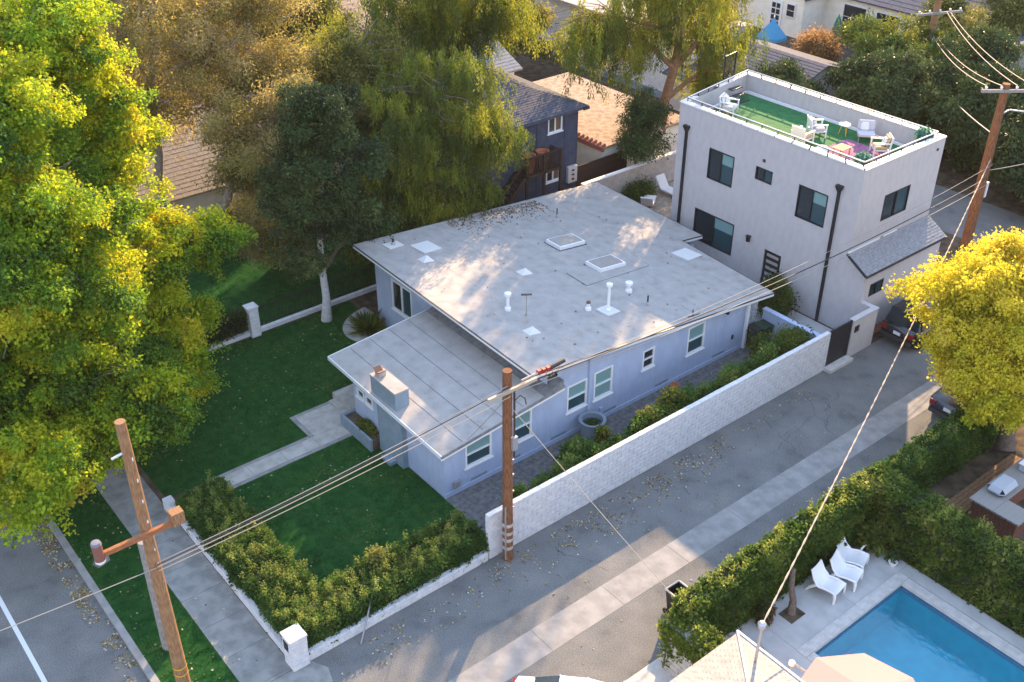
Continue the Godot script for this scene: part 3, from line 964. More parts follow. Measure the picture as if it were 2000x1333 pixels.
func make_house() -> void:
	var H := thing("bungalow", "low pale blue stucco bungalow with flat white roofs beside the alley", "house", Vector3(8.5, 0, -9.8))
	var mt := func(p): return main_y(p) - 0.2
	var ft := func(p): return front_y(p) - 0.17
	var inn := Vector3(0, 0, -1)
	# alley side: one continuous face
	var A := Vector2(0.12, -3.8)
	var B := Vector2(5.45, -3.8)
	var C := Vector2(16.45, -3.8)
	var h1 := [[0.95, 2.16, 0.94, 2.06], [3.17, 4.08, 0.96, 2.24]]
	var h2 := [[0.51, 1.55, 1.16, 2.40], [1.91, 2.91, 1.12, 2.44], [4.57, 5.24, 1.44, 2.36], [7.21, 8.26, 1.06, 2.42]]
	var st := S()
	wall(st, A, B, 0, ft, h1, inn)
	wall(st, B, C, 0, mt, h2, inn)
	part(st, "alley_wall", "house_stucco", H)
	for i in 2:
		window(H, A, B, h1[i], inn, "sash", "white_paint")
	window(H, B, C, h2[0], inn, "sash", "white_paint")
	window(H, B, C, h2[1], inn, "sash_blind", "white_paint")
	window(H, B, C, h2[2], inn, "sash_dark", "white_paint")
	window(H, B, C, h2[3], inn, "sash", "white_paint")
	# street side of the front wing
	st = S()
	var F0 := Vector2(0.12, -9.85)
	var hf := [[0.25, 0.78, 1.42, 1.84], [0.86, 1.40, 1.42, 1.84]]
	wall(st, F0, A, 0, ft, hf, Vector3(1, 0, 0))
	wall(st, Vector2(5.4, -9.85), F0, 0, ft, [], Vector3(0, 0, 1))
	part(st, "front_wall", "house_stucco", H)
	for h in hf:
		window(H, F0, A, h, Vector3(1, 0, 0), "single", "white_paint")
	# street side and far side of the main block
	st = S()
	var L0 := Vector2(4.95, -15.65)
	var hl := [[1.3, 2.86, 1.42, 2.92]]
	wall(st, L0, Vector2(4.95, -9.0), 0, mt, hl, Vector3(1, 0, 0))
	wall(st, Vector2(4.95, -9.0), Vector2(4.95, -3.8), 2.6, mt, [], Vector3(1, 0, 0))
	wall(st, Vector2(18.8, -16.4), L0, 0, mt, [], Vector3(0, 0, 1))
	wall(st, C, Vector2(16.9, -9.2), 0, mt, [], Vector3(-1, 0, 0))
	wall(st, Vector2(16.9, -9.2), Vector2(18.8, -9.2), 0, mt, [], Vector3(0, 0, -1))
	wall(st, Vector2(18.8, -9.2), Vector2(18.8, -16.4), 0, mt, [], Vector3(-1, 0, 0))
	part(st, "main_wall", "house_stucco", H)
	window(H, L0, Vector2(4.95, -9.0), hl[0], Vector3(1, 0, 0), "slider", "white_paint")
	# plinth with vents along the alley side
	part(bx(0.10, 16.47, 0, 0.2, -3.82, -3.765), "plinth", "house_stucco", H)
	for x in [1.3, 2.9, 5.2, 7.9, 10.9, 14.4]:
		part(bx(x, x + 0.75, 0.22, 0.34, -3.815, -3.79), "foundation_vent", "chimney_paint", H)
	part(bx(0.47, 0.72, 0.35, 0.62, -3.8, -3.66), "gas_meter", "dull_metal", H)
	part(bx(7.02, 7.14, 0.45, 3.4, -3.8, -3.70), "downspout", "house_stucco", H)
	part(bx(7.72, 7.86, 0.0, 0.62, -3.8, -3.72), "conduit", "house_stucco", H)
	part(bx(16.3, 16.43, 0, 2.45, -3.78, -3.65), "corner_post", "white_paint", H)
	part(bx(14.9, 15.0, 2.3, 2.48, -3.8, -3.62), "wall_lamp", "black_metal", H)
	part(bx(15.55, 15.63, 0.75, 0.95, -3.8, -3.74), "hose_bib", "black_metal", H)
	part(bx(15.0, 16.0, 0.02, 2.05, -3.812, -3.79), "side_door", "house_stucco", H)
	# main roof: deck slab, fascia, dark drip edge
	var poly := [Vector2(3.95, -3.45), Vector2(17.66, -3.45), Vector2(17.95, -6.4), Vector2(18.26, -9.5), Vector2(19.65, -9.46), Vector2(19.99, -17.3), Vector2(4.35, -16.35)]
	var up := func(p): return main_y(p)
	var lo := func(p): return main_y(p) - 0.16
	var roof := part(slab(S(), poly, lo, up), "main_roof", "roofing", H)
	for i in poly.size():
		var a: Vector2 = poly[i]
		var b: Vector2 = poly[(i + 1) % poly.size()]
		var n := Vector2((b - a).y, -(b - a).x).normalized()
		if Geometry2D.is_point_in_polygon((a + b) / 2 + n * 0.05, PackedVector2Array(poly)):
			n = -n
		for e in [[0.0, 0.035, 0.045, "drip_edge", "dark_trim"], [0.052, 0.155, 0.03, "fascia", "white_paint"]]:
			var q := S()
			var o2: Vector2 = n * e[2]
			var pa := [Vector3(a.x, main_y(a) - e[0] - 0.002, a.y), Vector3(b.x, main_y(b) - e[0] - 0.002, b.y)]
			var pb := [Vector3(a.x + o2.x, pa[0].y, a.y + o2.y), Vector3(b.x + o2.x, pa[1].y, b.y + o2.y)]
			var dn := Vector3(0, -(e[1] - e[0]), 0)
			quad(q, pa[0], pa[1], pb[1], pb[0])
			quad(q, pb[0], pb[1], pb[1] + dn, pb[0] + dn)
			quad(q, pa[0] + dn, pa[1] + dn, pb[1] + dn, pb[0] + dn)
			part(q, e[3], e[4], roof)
	# roll seams of the main roof: laps a few millimetres high
	rng.seed = 12
	for sx in [6.6, 8.9, 11.4, 14.0, 16.5]:
		for k in 3:
			var z0 := -15.9 + k * 4.1
			var w := rng.randf_range(0.95, 1.3)
			var pl := [Vector2(sx, z0), Vector2(sx + w, z0), Vector2(sx + w, z0 + 4.0), Vector2(sx, z0 + 4.0)]
			var kk := rng.randf_range(0.003, 0.006)
			part(slab(S(), pl, func(p): return main_y(p) - 0.01, func(p): return main_y(p) + kk), "roofing_roll", "roofing", roof)
	# raised curb round the second skylight, with its dark lap line
	var plat := [Vector2(10.85, -9.4), Vector2(10.8, -8.05), Vector2(14.7, -8.2), Vector2(15.0, -9.95)]
	part(slab(S(), plat, func(p): return main_y(p) - 0.01, func(p): return main_y(p) + 0.03), "roofing_patch", "roofing", roof)
	var pd := []
	for p in plat:
		var cc := Vector2(12.85, -8.9)
		pd.append(cc + (p - cc) * 1.025)
	part(slab(S(), pd, func(p): return main_y(p) - 0.01, func(p): return main_y(p) + 0.008), "lap_sealant", "roofing_dark", roof)
	var bas := Basis(Vector3(0, 0, 1), -atan(0.1116)).rotated(Vector3.UP, 0)
	for s in [[12.97, -11.9], [12.97, -9.2]]:
		var c := Vector3(s[0], main_y(Vector2(s[0], 0)), s[1])
		var k := part(box(S(), c + Vector3(0, 0.08, 0), Vector3(1.55, 0.2, 1.0), bas), "skylight", "white_paint", roof)
		part(box(S(), c + Vector3(0, 0.19, 0), Vector3(1.36, 0.05, 0.82), bas), "pane", "skylight_pane", k)
		part(box(S(), c + Vector3(0, 0.0, 0), Vector3(1.68, 0.03, 1.12), bas), "flashing", "dark_trim", k)
	for s in [[7.0, -14.56, 1.0, 1.0], [5.84, -15.43, 0.8, 0.55], [17.2, -8.2, 1.05, 1.0], [9.94, -5.83, 0.72, 0.72]]:
		part(box(S(), Vector3(s[0], main_y(Vector2(s[0], 0)) + 0.03, s[1]), Vector3(s[2], 0.05, s[3]), bas.rotated(Vector3.UP, 0.08)), "roof_panel", "off_white", roof)
	for s in [[6.21, -13.51], [9.2, -10.4], [6.01, -6.08]]:
		var y := main_y(Vector2(s[0], 0))
		var q := S()
		var pk := Vector3(s[0] + 0.12, y + 0.2, s[1])
		var cr := [Vector3(s[0] - 0.32, y - 0.02, s[1] - 0.3), Vector3(s[0] + 0.32, y - 0.04, s[1] - 0.3), Vector3(s[0] + 0.32, y - 0.04, s[1] + 0.3), Vector3(s[0] - 0.32, y - 0.02, s[1] + 0.3)]
		for i in 4:
			for v in [cr[i], cr[(i + 1) % 4], pk]:
				q.add_vertex(v)
		part(q, "roof_vent_hood", "off_white", roof)
	# pipes and flues
	for v in [[6.39, -7.96, 0.75, 0.07, 1], [9.94, -5.83, 1.25, 0.065, 1], [9.28, -6.32, 0.38, 0.07, 2], [11.99, -6.73, 0.42, 0.08, 1], [11.77, -5.38, 0.5, 0.035, 3], [14.72, -14.52, 0.5, 0.03, 3], [5.86, -15.45, 0.35, 0.05, 3], [6.73, -7.2, 1.0, 0.02, 4]]:
		var y := main_y(Vector2(v[0], 0))
		var at := Vector3(v[0], y - 0.02, v[1])
		var pm: String = {1: "white_paint", 2: "white_paint", 3: "black_metal", 4: "wire_gray"}[v[4]]
		var pipe := part(tube(S(), [at, at + Vector3(0, v[2], 0)], [v[3]], 10), "vent_pipe", pm, roof)
		part(lathe(S(), at, [Vector2(v[3] * 2.0, 0.0), Vector2(v[3] * 1.9, 0.14), Vector2(v[3] * 1.05, 0.2)], 10), "pipe_boot", "white_paint" if v[4] < 3 else "roofing", pipe)
		if v[4] == 1:
			part(lathe(S(), at + Vector3(0, v[2], 0), [Vector2(0.0, 0.1), Vector2(v[3] * 2.1, 0.06), Vector2(v[3] * 2.1, -0.05), Vector2(v[3], -0.07)], 12), "rain_cap", "white_paint", pipe)
		elif v[4] == 2:
			part(lathe(S(), at + Vector3(0, v[2], 0), [Vector2(0.0, 0.06), Vector2(0.09, 0.04), Vector2(0.09, -0.03)], 10), "rain_cap", "rust", pipe)
		elif v[4] == 4:
			part(box(S(), at + Vector3(0, v[2], 0), Vector3(0.42, 0.05, 0.07), Basis(Vector3.UP, -0.6)), "bracket", "dark_trim", pipe)
	# front wing roof: overlapping rolls, fascia, shingled strip at the step
	var f0 := -0.2
	var fp := [Vector2(-0.2, -3.45), Vector2(5.5, -3.45), Vector2(5.3, -11.25), Vector2(-0.02, -11.39)]
	var fr := part(slab(S(), fp, func(p): return front_y(p) - 0.14, func(p): return front_y(p)), "front_roof", "roofing", H)
	for k in 5:
		var xa := -0.14 + k * 0.93
		var pl := [Vector2(xa, -3.5), Vector2(xa + 0.91, -3.5), Vector2(xa + 0.93, -11.3), Vector2(xa + 0.12, -11.3)]
		var th := 0.004 + 0.003 * (k % 2)
		part(slab(S(), pl, func(p): return front_y(p) - 0.01, func(p): return front_y(p) + th), "roofing_roll", "roofing", fr)
		if k > 0:
			part(slab(S(), [Vector2(xa - 0.012, -3.55), Vector2(xa + 0.012, -3.55), Vector2(xa + 0.14, -11.25), Vector2(xa + 0.115, -11.25)], func(p): return front_y(p) - 0.01, func(p): return front_y(p) + 0.009), "lap_seam", "roofing_dark", fr)
	part(slab(S(), [Vector2(-0.235, -3.41), Vector2(-0.2, -3.41), Vector2(-0.02, -11.42), Vector2(-0.055, -11.42)], func(p): return front_y(p) - 0.15, func(p): return front_y(p) + 0.012), "fascia", "white_paint", fr)
	part(slab(S(), [Vector2(-0.05, -11.425), Vector2(5.3, -11.29), Vector2(5.3, -11.255), Vector2(-0.05, -11.39)], func(p): return front_y(p) - 0.15, func(p): return front_y(p) + 0.012), "fascia", "white_paint", fr)
	part(slab(S(), [Vector2(-0.235, -3.445), Vector2(5.5, -3.445), Vector2(5.5, -3.40), Vector2(-0.235, -3.40)], func(p): return front_y(p) - 0.10, func(p): return front_y(p) + 0.006), "drip_edge", "roofing_dark", fr)
	part(slab(S(), [Vector2(-0.235, -3.44), Vector2(5.5, -3.44), Vector2(5.5, -3.415), Vector2(-0.235, -3.415)], func(p): return front_y(p) - 0.2, func(p): return front_y(p) - 0.105), "fascia", "white_paint", fr)
	part(slab(S(), [Vector2(4.52, -3.47), Vector2(5.48, -3.47), Vector2(5.3, -11.2), Vector2(4.62, -11.2)], func(p): return front_y(p) - 0.02, func(p): return front_y(p) + 0.012 + (p.x - 4.52) * 0.22), "step_strip", "roofing_dark", fr)
	var Ya := front_y(Vector2(4.52, 0)) + 0.016
	shingle_rows(fr, Vector3(4.53, Ya, -3.48), Vector3(4.62, Ya, -11.18), Vector3(5.29, Ya + 0.2, -11.18), Vector3(5.47, Ya + 0.26, -3.48), 0.14, 0.3, "roofing_dark")
	# chimney
	var ch := part(bx(-0.12, 0.12, 0, 2.22, -7.75, -6.15), "chimney_breast", "chimney_paint", H)
	part(bx(-0.42, -0.12, 0, 0.16, -7.2, -6.6), "hearth_step", "chimney_paint", ch)
	var cs := part(bx(0.02, 0.62, 2.28, 3.14, -8.3, -6.62), "chimney_stack", "chimney_paint", H)
	part(bx(0.0, 0.64, 3.10, 3.17, -8.32, -6.60), "chimney_cap", "roofing", cs)
	var flue := S()
	box(flue, Vector3(0.3, 3.26, -8.0), Vector3(0.3, 0.18, 0.3))
	part(flue, "flue", "beige_wall", cs)
	var cow := S()
	box(cow, Vector3(0.26, 3.40, -8.08), Vector3(0.30, 0.02, 0.26), Basis(Vector3(1, 0, 0), 0.5))
	box(cow, Vector3(0.26, 3.40, -7.84), Vector3(0.30, 0.02, 0.26), Basis(Vector3(1, 0, 0), -0.5))
	part(cow, "cowl", "rust", cs)
	# porch and planter
	var po := part(bx(0.2, 4.95, 0, 0.28, -11.85, -9.85), "porch", "path_concrete", H)
	part(bx(-0.12, 0.2, 0, 0.15, -11.6, -10.1), "step", "path_concrete", po)
	var pl2 := S()
	box(pl2, Vector3(-0.46, 0.28, -8.85), Vector3(0.1, 0.56, 2.1))
	box(pl2, Vector3(-0.17, 0.28, -9.95), Vector3(0.68, 0.56, 0.1))
	part(pl2, "planter", "chimney_paint", H)
	part(bx(-0.41, 0.11, 0, 0.48, -9.9, -7.8), "planter_soil", "soil", H)
	# patterned screen block wall in the recess
	var sb := S()
	for r in 7:
		for k in 3:
			var c := Vector3(16.6 + k * 0.31, 0.16 + r * 0.31, -4.05)
			for e in [[0, 0.14, 0.30, 0.03], [0, -0.14, 0.30, 0.03]]:
				box(sb, c + Vector3(0, e[1], 0), Vector3(0.3, 0.04, 0.1))
			for e in [-0.14, 0.14]:
				box(sb, c + Vector3(e, 0, 0), Vector3(0.04, 0.24, 0.1))
			box(sb, c, Vector3(0.14, 0.14, 0.08), Basis(Vector3(0, 0, 1), PI / 4))
	part(sb, "screen_blocks", "lattice_white", H)
	rng.seed = 3
	var deb := []
	for i in 900:
		var x := rng.randf_range(9.4, 15.2)
		var p := Vector3(x, 0, -16.7 + absf(rng.randfn()) * 0.75)
		if rng.randf() < 0.12:
			p = Vector3(rng.randf_range(5, 18), 0, rng.randf_range(-16.5, -4))
		p.y = main_y(Vector2(p.x, 0)) + 0.02
		deb.append([Transform3D(spin(Vector3.UP + Vector3(rng.randfn(), 0, rng.randfn()) * 0.3, rng.randf_range(0.6, 1.3)), p), pick([[0.07, 0.04, 0.025], [0.16, 0.09, 0.05], [0.22, 0.15, 0.07]], rng.randf())])
	tag(scatter(deb, "single", "litter", "roof_litter", self), "brown leaf litter lying on the white roof under the tree", "leaves")
	# antenna on the alley eave
	var an := thing("roof_antenna", "small broken television antenna at the alley edge of the white roof", "antenna", Vector3(12.77, main_y(Vector2(12.77, 0)), -3.75))
	part(tube(S(), [Vector3(0, 0, 0), Vector3(0, 0.3, 0)], [0.025], 6), "mast", "dark_trim", an, true)
	part(tube(S(), [Vector3(-0.1, 0.1, 0.05), Vector3(0.5, 0.45, -0.2)], [0.015], 5), "arm", "galvanized", an, true)
	part(tube(S(), [Vector3(0.05, 0.12, 0.0), Vector3(-0.5, 0.6, -0.25)], [0.012], 5), "arm", "galvanized", an, true)
	part(tube(S(), [Vector3(-0.3, 0.05, 0.0), Vector3(0.3, 0.03, 0.1)], [0.02], 5), "foot", "dark_trim", an, true)

# ---------------------------------------------------------------- the tall stucco house
func make_tall() -> void:
	var T := thing("rooftop_deck_house", "tall boxy lilac grey stucco house with rooftop deck behind the bungalow", "house", Vector3(23.7, 0, -7.5))
	var top := 7.80
	var a := Vector2(20.8, -12.62)
	var b := Vector2(20.8, -2.08)
	var c := Vector2(26.78, -2.08)
	var d := Vector2(26.7, -13.6)
	var hs := [[2.10, 3.66, 4.60, 6.15], [4.96, 5.92, 5.54, 6.17], [7.43, 9.0, 4.56, 6.12], [1.58, 4.12, 1.15, 2.82], [6.05, 7.05, 0.05, 2.32]]
	var ix := Vector3(1, 0, 0)
	var st := S()
	wall(st, a, b, 0, top, hs, ix)
	wall(st, b, Vector2(20.8, -1.09), 0, func(p): return 3.95 - (p.y + 2.08) * 0.6, [], ix)
	wall(st, c, d, 0, top, [], -ix)
	wall(st, d, a, 0, top, [], Vector3(0, 0, 1))
	part(st, "passage_wall", "lilac_stucco", T)
	st = S()
	var hr := [[1.93, 3.82, 4.88, 6.12]]
	wall(st, b, c, 3.4, top, hr, Vector3(0, 0, -1))
	part(st, "alley_wall", "lilac_stucco", T)
	st = S()
	var hlow := [[0.52, 1.5, 2.0, 2.61]]
	wall(st, Vector2(20.8, -1.09), Vector2(26.6, -1.09), 0, 3.34, hlow, Vector3(0, 0, -1))
	wall(st, Vector2(26.6, -1.09), Vector2(26.6, -2.08), 0, 3.4, [], Vector3(-1, 0, 0))
	part(st, "lean_to_wall", "lilac_stucco", T)
	window(T, a, b, hs[0], ix, "slider_blind", "black_metal")
	window(T, a, b, hs[1], ix, "slider", "black_metal")
	window(T, a, b, hs[2], ix, "slider_blind", "black_metal")
	window(T, a, b, hs[3], ix, "slider_blind", "black_metal")
	window(T, b, c, hr[0], Vector3(0, 0, -1), "slider", "black_metal")
	window(T, Vector2(20.8, -1.09), Vector2(26.6, -1.09), hlow[0], Vector3(0, 0, -1), "slider", "black_metal")
	# entrance door with five glass bars
	var dr := part(bx(20.86, 20.93, 0.05, 2.32, -6.57, -5.57), "door", "black_metal", T)
	for k in 6:
		part(bx(20.845, 20.86, 0.35 + k * 0.33, 0.50 + k * 0.33, -6.42, -5.74), "glass_bar", "skylight_pane", dr)
	part(bx(20.82, 20.85, 0.9, 1.4, -5.66, -5.63), "handle", "galvanized", dr)
	# parapet inner faces and roof deck
	st = S()
	var ins := [Vector2(21.08, -12.42), Vector2(21.08, -2.36), Vector2(26.5, -2.36), Vector2(26.42, -13.28)]
	for i in 4:
		wall(st, ins[i], ins[(i + 1) % 4], 6.9, top, [], Vector3.ZERO)
	part(st, "parapet_inside", "lilac_stucco", T)
	part(slab(S(), ins, 6.7, 6.92), "deck_floor", "deck_concrete", T)
	var turf := part(slab(S(), [Vector2(21.25, -12.25), Vector2(21.25, -2.5), Vector2(26.18, -2.5), Vector2(26.12, -12.95)], 6.91, 6.95), "roof_turf", "turf", T)
	part(bx(26.22, 26.32, 6.92, 7.04, -13.0, -2.5), "border_curb", "white_paint", T)
	part(slab(S(), [Vector2(21.2, -12.36), Vector2(26.2, -13.1), Vector2(26.2, -13.0), Vector2(21.2, -12.27)], 6.92, 7.04), "border_curb", "white_paint", T)
	# parapet caps, piece by piece, and the rail that runs above the inner edge
	var ring := [a, b, c, d]
	var inr := [ins[0], ins[1], ins[2], ins[3]]
	for i in 4:
		var p0: Vector2 = ring[i]
		var p1: Vector2 = ring[(i + 1) % 4]
		var q0: Vector2 = inr[i]
		var q1: Vector2 = inr[(i + 1) % 4]
		var n := int(p0.distance_to(p1) / 0.92)
		var outw := (p0 - q0) * 0.12
		var outw1 := (p1 - q1) * 0.12
		for k in n:
			var t0 := float(k) / n + 0.002
			var t1 := float(k + 1) / n - 0.006
			if i == 3 and k >= n - 3 and k < n - 1:
				continue
			var pl := [(p0 + outw).lerp(p1 + outw1, t0), (p0 + outw).lerp(p1 + outw1, t1), (q0 - outw).lerp(q1 - outw1, t1), (q0 - outw).lerp(q1 - outw1, t0)]
			part(slab(S(), pl, 7.80, 7.845 + 0.004 * (k % 2)), "parapet_cap", "warm_white", T)
		var pts := []
		for k in n + 1:
			var t := float(k) / n
			var m := q0.lerp(q1, t)
			pts.append(Vector3(m.x, 8.0, m.y))
			if k < n:
				part(bx(m.x - 0.018, m.x + 0.018, 7.84, 8.0, m.y - 0.018, m.y + 0.018), "rail_post", "bronze", T)
		part(tube(S(), [pts[0], pts[-1]], [0.028], 6), "rail", "bronze", T)
		var w0 := S()
		var up := Vector3(0, 0.035, 0)
		tube(w0, [pts[0] + up, pts[-1] + up], [0.03], 6)
		part(w0, "rail_cap", "warm_white", T)
	# lean-to roof
	var e0 := Vector3(20.62, 3.32, -0.95)
	var e1 := Vector3(26.75, 3.32, -0.95)
	var r0 := Vector3(20.62, 3.98, -2.07)
	var r1 := Vector3(26.75, 3.98, -2.07)
	var lr := part(slab(S(), [Vector2(20.62, -0.95), Vector2(26.75, -0.95), Vector2(26.75, -2.07), Vector2(20.62, -2.07)], func(p): return 3.22 - (p.y + 0.95) * 0.589, func(p): return 3.315 - (p.y + 0.95) * 0.589), "lean_to_roof", "shingle_gray", T)
	shingle_rows(lr, e0, e1, r1, r0, 0.135, 0.3, "shingle_gray")
	part(box(S(), (e0 + r0) / 2 + Vector3(-0.02, -0.03, 0), Vector3(0.03, 0.13, 1.3), Basis(Vector3(1, 0, 0), 0.532)), "rake_trim", "dark_trim", lr)
	part(bx(20.62, 26.75, 3.2, 3.31, -0.95, -0.92), "eave_trim", "dark_trim", lr)
	part(bx(20.64, 22.9, 3.98, 4.06, -2.06, -2.02), "flashing", "white_paint", lr)
	part(bx(23.2, 24.2, 3.985, 4.05, -2.06, -2.03), "flashing", "white_paint", lr)
	# downspouts with hopper heads
	for z in [-3.1, -12.02]:
		var ds := part(bx(20.68, 20.8, 0.02, 6.62, z - 0.055, z + 0.055), "downspout", "black_metal", T)
		var hp := S()
		slab(hp, rect(20.62, 20.8, z - 0.16, z + 0.16), 6.72, 6.82)
		quad(hp, Vector3(20.62, 6.72, z - 0.16), Vector3(20.62, 6.72, z + 0.16), Vector3(20.68, 6.5, z + 0.055), Vector3(20.68, 6.5, z - 0.055))
		quad(hp, Vector3(20.62, 6.72, z + 0.16), Vector3(20.8, 6.72, z + 0.16), Vector3(20.8, 6.5, z + 0.055), Vector3(20.68, 6.5, z + 0.055))
		quad(hp, Vector3(20.62, 6.72, z - 0.16), Vector3(20.8, 6.72, z - 0.16), Vector3(20.8, 6.5, z - 0.055), Vector3(20.68, 6.5, z - 0.055))
		part(hp, "hopper", "black_metal", ds)
	var wl := part(bx(20.64, 20.78, 2.36, 2.62, -7.6, -7.45), "wall_lamp", "black_metal", T)
	part(bx(20.62, 20.8, 2.62, 2.66, -7.64, -7.41), "lamp_cap", "black_metal", wl)
	part(bx(20.74, 20.8, 6.5, 6.62, -7.31, -7.19), "wall_vent", "dark_trim", T)
	part(bx(26.2, 26.3, 7.3, 7.4, -2.08, -2.03), "wall_vent", "dark_trim", T)
	part(bx(20.9, 26.6, 0, 0.16, -1.06, -0.62), "brick_plinth", "brick", T)
	# stair head with a barred gate at the far corner of the deck
	var gate := thing("deck_gate", "black barred gate and steps at the far corner of the rooftop deck", "gate", Vector3(24.9, 6.95, -12.6))
	var fr := S()
	for e in [[24.5, -13.22], [25.5, -13.4]]:
		box(fr, Vector3(e[0], 8.05, e[1]), Vector3(0.06, 2.2, 0.06))
	box(fr, Vector3(25.0, 9.12, -13.31), Vector3(1.05, 0.05, 0.05), Basis(Vector3.UP, 0.178))
	box(fr, Vector3(25.0, 8.0, -13.31), Vector3(1.05, 0.05, 0.05), Basis(Vector3.UP, 0.178))
	part(fr, "gate_frame", "black_metal", gate)
	for k in 9:
		part(box(S(), Vector3(24.58 + k * 0.105, 8.56, -13.235 - k * 0.0187), Vector3(0.018, 1.1, 0.018)), "bar", "black_metal", gate)
	for k in 3:
		part(bx(24.6, 25.4, 6.95 + k * 0.27, 7.0 + k * 0.27, -12.4 - k * 0.26, -12.14 - k * 0.26), "step", "dark_trim", gate)

# ---------------------------------------------------------------- furniture
func legs(root: Node3D, xs: Array, zs: Array, h: float, t: float, mat: String, y0 := 0.0) -> void:
	for x in xs:
		for z in zs:
			part(box(S(), Vector3(x, y0 + h / 2, z), Vector3(t, h, t)), "leg", mat, root, true)

func armchair(label: String, at: Vector3, turn: float, frame: String, seat: String) -> Node3D:   # faces +z
	var c := thing("deck_armchair", label, "armchair", at, "armchairs on the rooftop deck")
	c.rotation.y = turn
	legs(c, [-0.36, 0.36], [-0.34, 0.34], 0.62, 0.06, frame)
	part(box(S(), Vector3(0, 0.30, 0), Vector3(0.66, 0.06, 0.62)), "seat_frame", frame, c, true)
	part_mesh(cbox(Vector3(0.62, 0.14, 0.62), 0.04), "seat_cushion", seat, c, true).position = Vector3(0, 0.40, 0.02)
	for s in [-1, 1]:
		part(box(S(), Vector3(s * 0.36, 0.64, 0), Vector3(0.08, 0.045, 0.76)), "armrest", frame, c, true)
	part(box(S(), Vector3(0, 0.66, -0.36), Vector3(0.72, 0.5, 0.05), Basis(Vector3(1, 0, 0), -0.2)), "backrest", frame, c, true)
	var bc := part_mesh(cbox(Vector3(0.6, 0.44, 0.12), 0.04), "back_cushion", seat, c, true)
	bc.transform = Transform3D(Basis(Vector3(1, 0, 0), -0.22), Vector3(0, 0.68, -0.25))
	var pc := part_mesh(cbox(Vector3(0.4, 0.38, 0.12), 0.05), "pillow", "cushion_pale", c, true)
	pc.transform = Transform3D(Basis(Vector3(1, 0, 0), -0.35), Vector3(0.06, 0.66, -0.13))
	return c

func roof_furniture() -> void:
	var y := 6.95
	armchair("white armchair with grey cushion on the turf left of the round table", Vector3(24.2, y, -7.1), 0.95, "white_paint", "cushion")
	armchair("white armchair with tan wicker back near the parapet corner of the roof", Vector3(24.6, y, -3.9), -2.3, "white_paint", "wicker")
	armchair("tan wicker armchair half hidden by the parapet left of the rug", Vector3(22.9, y, -6.9), 1.6, "warm_white", "wicker")
	armchair("white armchair alone at the far left end of the roof turf", Vector3(23.2, y, -11.6), 0.4, "white_paint", "cushion_pale")
	var low := thing("armless_chair", "grey cushioned armless chair right of the round table on the roof", "chair", Vector3(25.5, y, -5.3))
	low.rotation.y = -0.9
	legs(low, [-0.32, 0.32], [-0.32, 0.32], 0.28, 0.035, "galvanized")
	part_mesh(cbox(Vector3(0.78, 0.16, 0.78), 0.04), "seat_cushion", "cushion", low, true).position = Vector3(0, 0.36, 0)
	var bk := part_mesh(cbox(Vector3(0.78, 0.46, 0.16), 0.05), "back_cushion", "cushion", low, true)
	bk.transform = Transform3D(Basis(Vector3(1, 0, 0), -0.2), Vector3(0, 0.64, -0.32))
	var pw := part_mesh(cbox(Vector3(0.4, 0.38, 0.12), 0.05), "pillow", "cushion_pale", low, true)
	pw.transform = Transform3D(Basis(Vector3(1, 0, 0), -0.3), Vector3(-0.08, 0.62, -0.18))
	var tb := thing("side_table", "small round white table on splayed legs on the rooftop deck", "table", Vector3(25.3, y, -6.35))
	part(lathe(S(), Vector3(0, 0.5, 0), [Vector2(0, 0.04), Vector2(0.27, 0.04), Vector2(0.28, 0.02), Vector2(0.27, 0), Vector2(0, 0)], 20), "table_top", "warm_white", tb, true)
	for k in 3:
		var a := TAU * k / 3
		part(tube(S(), [Vector3(cos(a) * 0.12, 0.5, sin(a) * 0.12), Vector3(cos(a) * 0.24, 0, sin(a) * 0.24)], [0.018], 6), "leg", "yellow_band", tb, true)
	solo(bx(22.9, 25.0, 6.951, 6.968, -5.9, -3.6), "patterned_rug", "rug_print", "pink and purple patterned rug lying on the roof turf", "rug")
	var ct := thing("coffee_table", "low slatted wooden coffee table on the pink rug", "table", Vector3(23.3, y + 0.018, -5.0))
	legs(ct, [-0.3, 0.3], [-0.22, 0.22], 0.3, 0.05, "wicker")
	for k in 5:
		part(box(S(), Vector3(0, 0.315, -0.24 + k * 0.12), Vector3(0.75, 0.03, 0.1)), "slat", "wicker", ct, true)
	var po := thing("floor_pouf", "round cream pouf beside the coffee table on the rug", "pouf", Vector3(22.7, y, -5.6))
	part(lathe(S(), Vector3.ZERO, [Vector2(0, 0.34), Vector2(0.2, 0.33), Vector2(0.3, 0.22), Vector2(0.28, 0.06), Vector2(0.2, 0)], 16), "cushion", "cushion_pale", po, true)
	for e in [["potted plant with blue green leaves in the near corner of the roof deck", Vector3(22.1, y, -3.1), 0.55], ["potted blue green plant in the far right corner of the roof deck", Vector3(26.1, y, -2.75), 0.95]]:
		var p := thing("potted_plant", e[0], "plant", e[1], "potted plants on the rooftop deck")
		part(lathe(S(), Vector3.ZERO, [Vector2(0, 0.0), Vector2(0.15, 0.0), Vector2(0.2, e[2] * 0.6), Vector2(0.17, e[2] * 0.6), Vector2(0, e[2] * 0.55)], 14), "pot", "off_white", p, true)
		rng.seed = 8
		var pl := []
		for i in 120:
			var d := Vector3(rng.randfn(), rng.randfn(), rng.randfn()).normalized() * pow(rng.randf(), 0.5)
			pl.append([Transform3D(spin(Vector3.UP + d, rng.randf_range(0.7, 1.2)), Vector3(0, e[2] * 0.6 + 0.32, 0) + d * Vector3(0.36, 0.42, 0.36)), pick([[0.03, 0.16, 0.15], [0.08, 0.30, 0.28], [0.30, 0.48, 0.42]], rng.randf())])
		scatter(pl, "round", "leaf", "foliage", p)

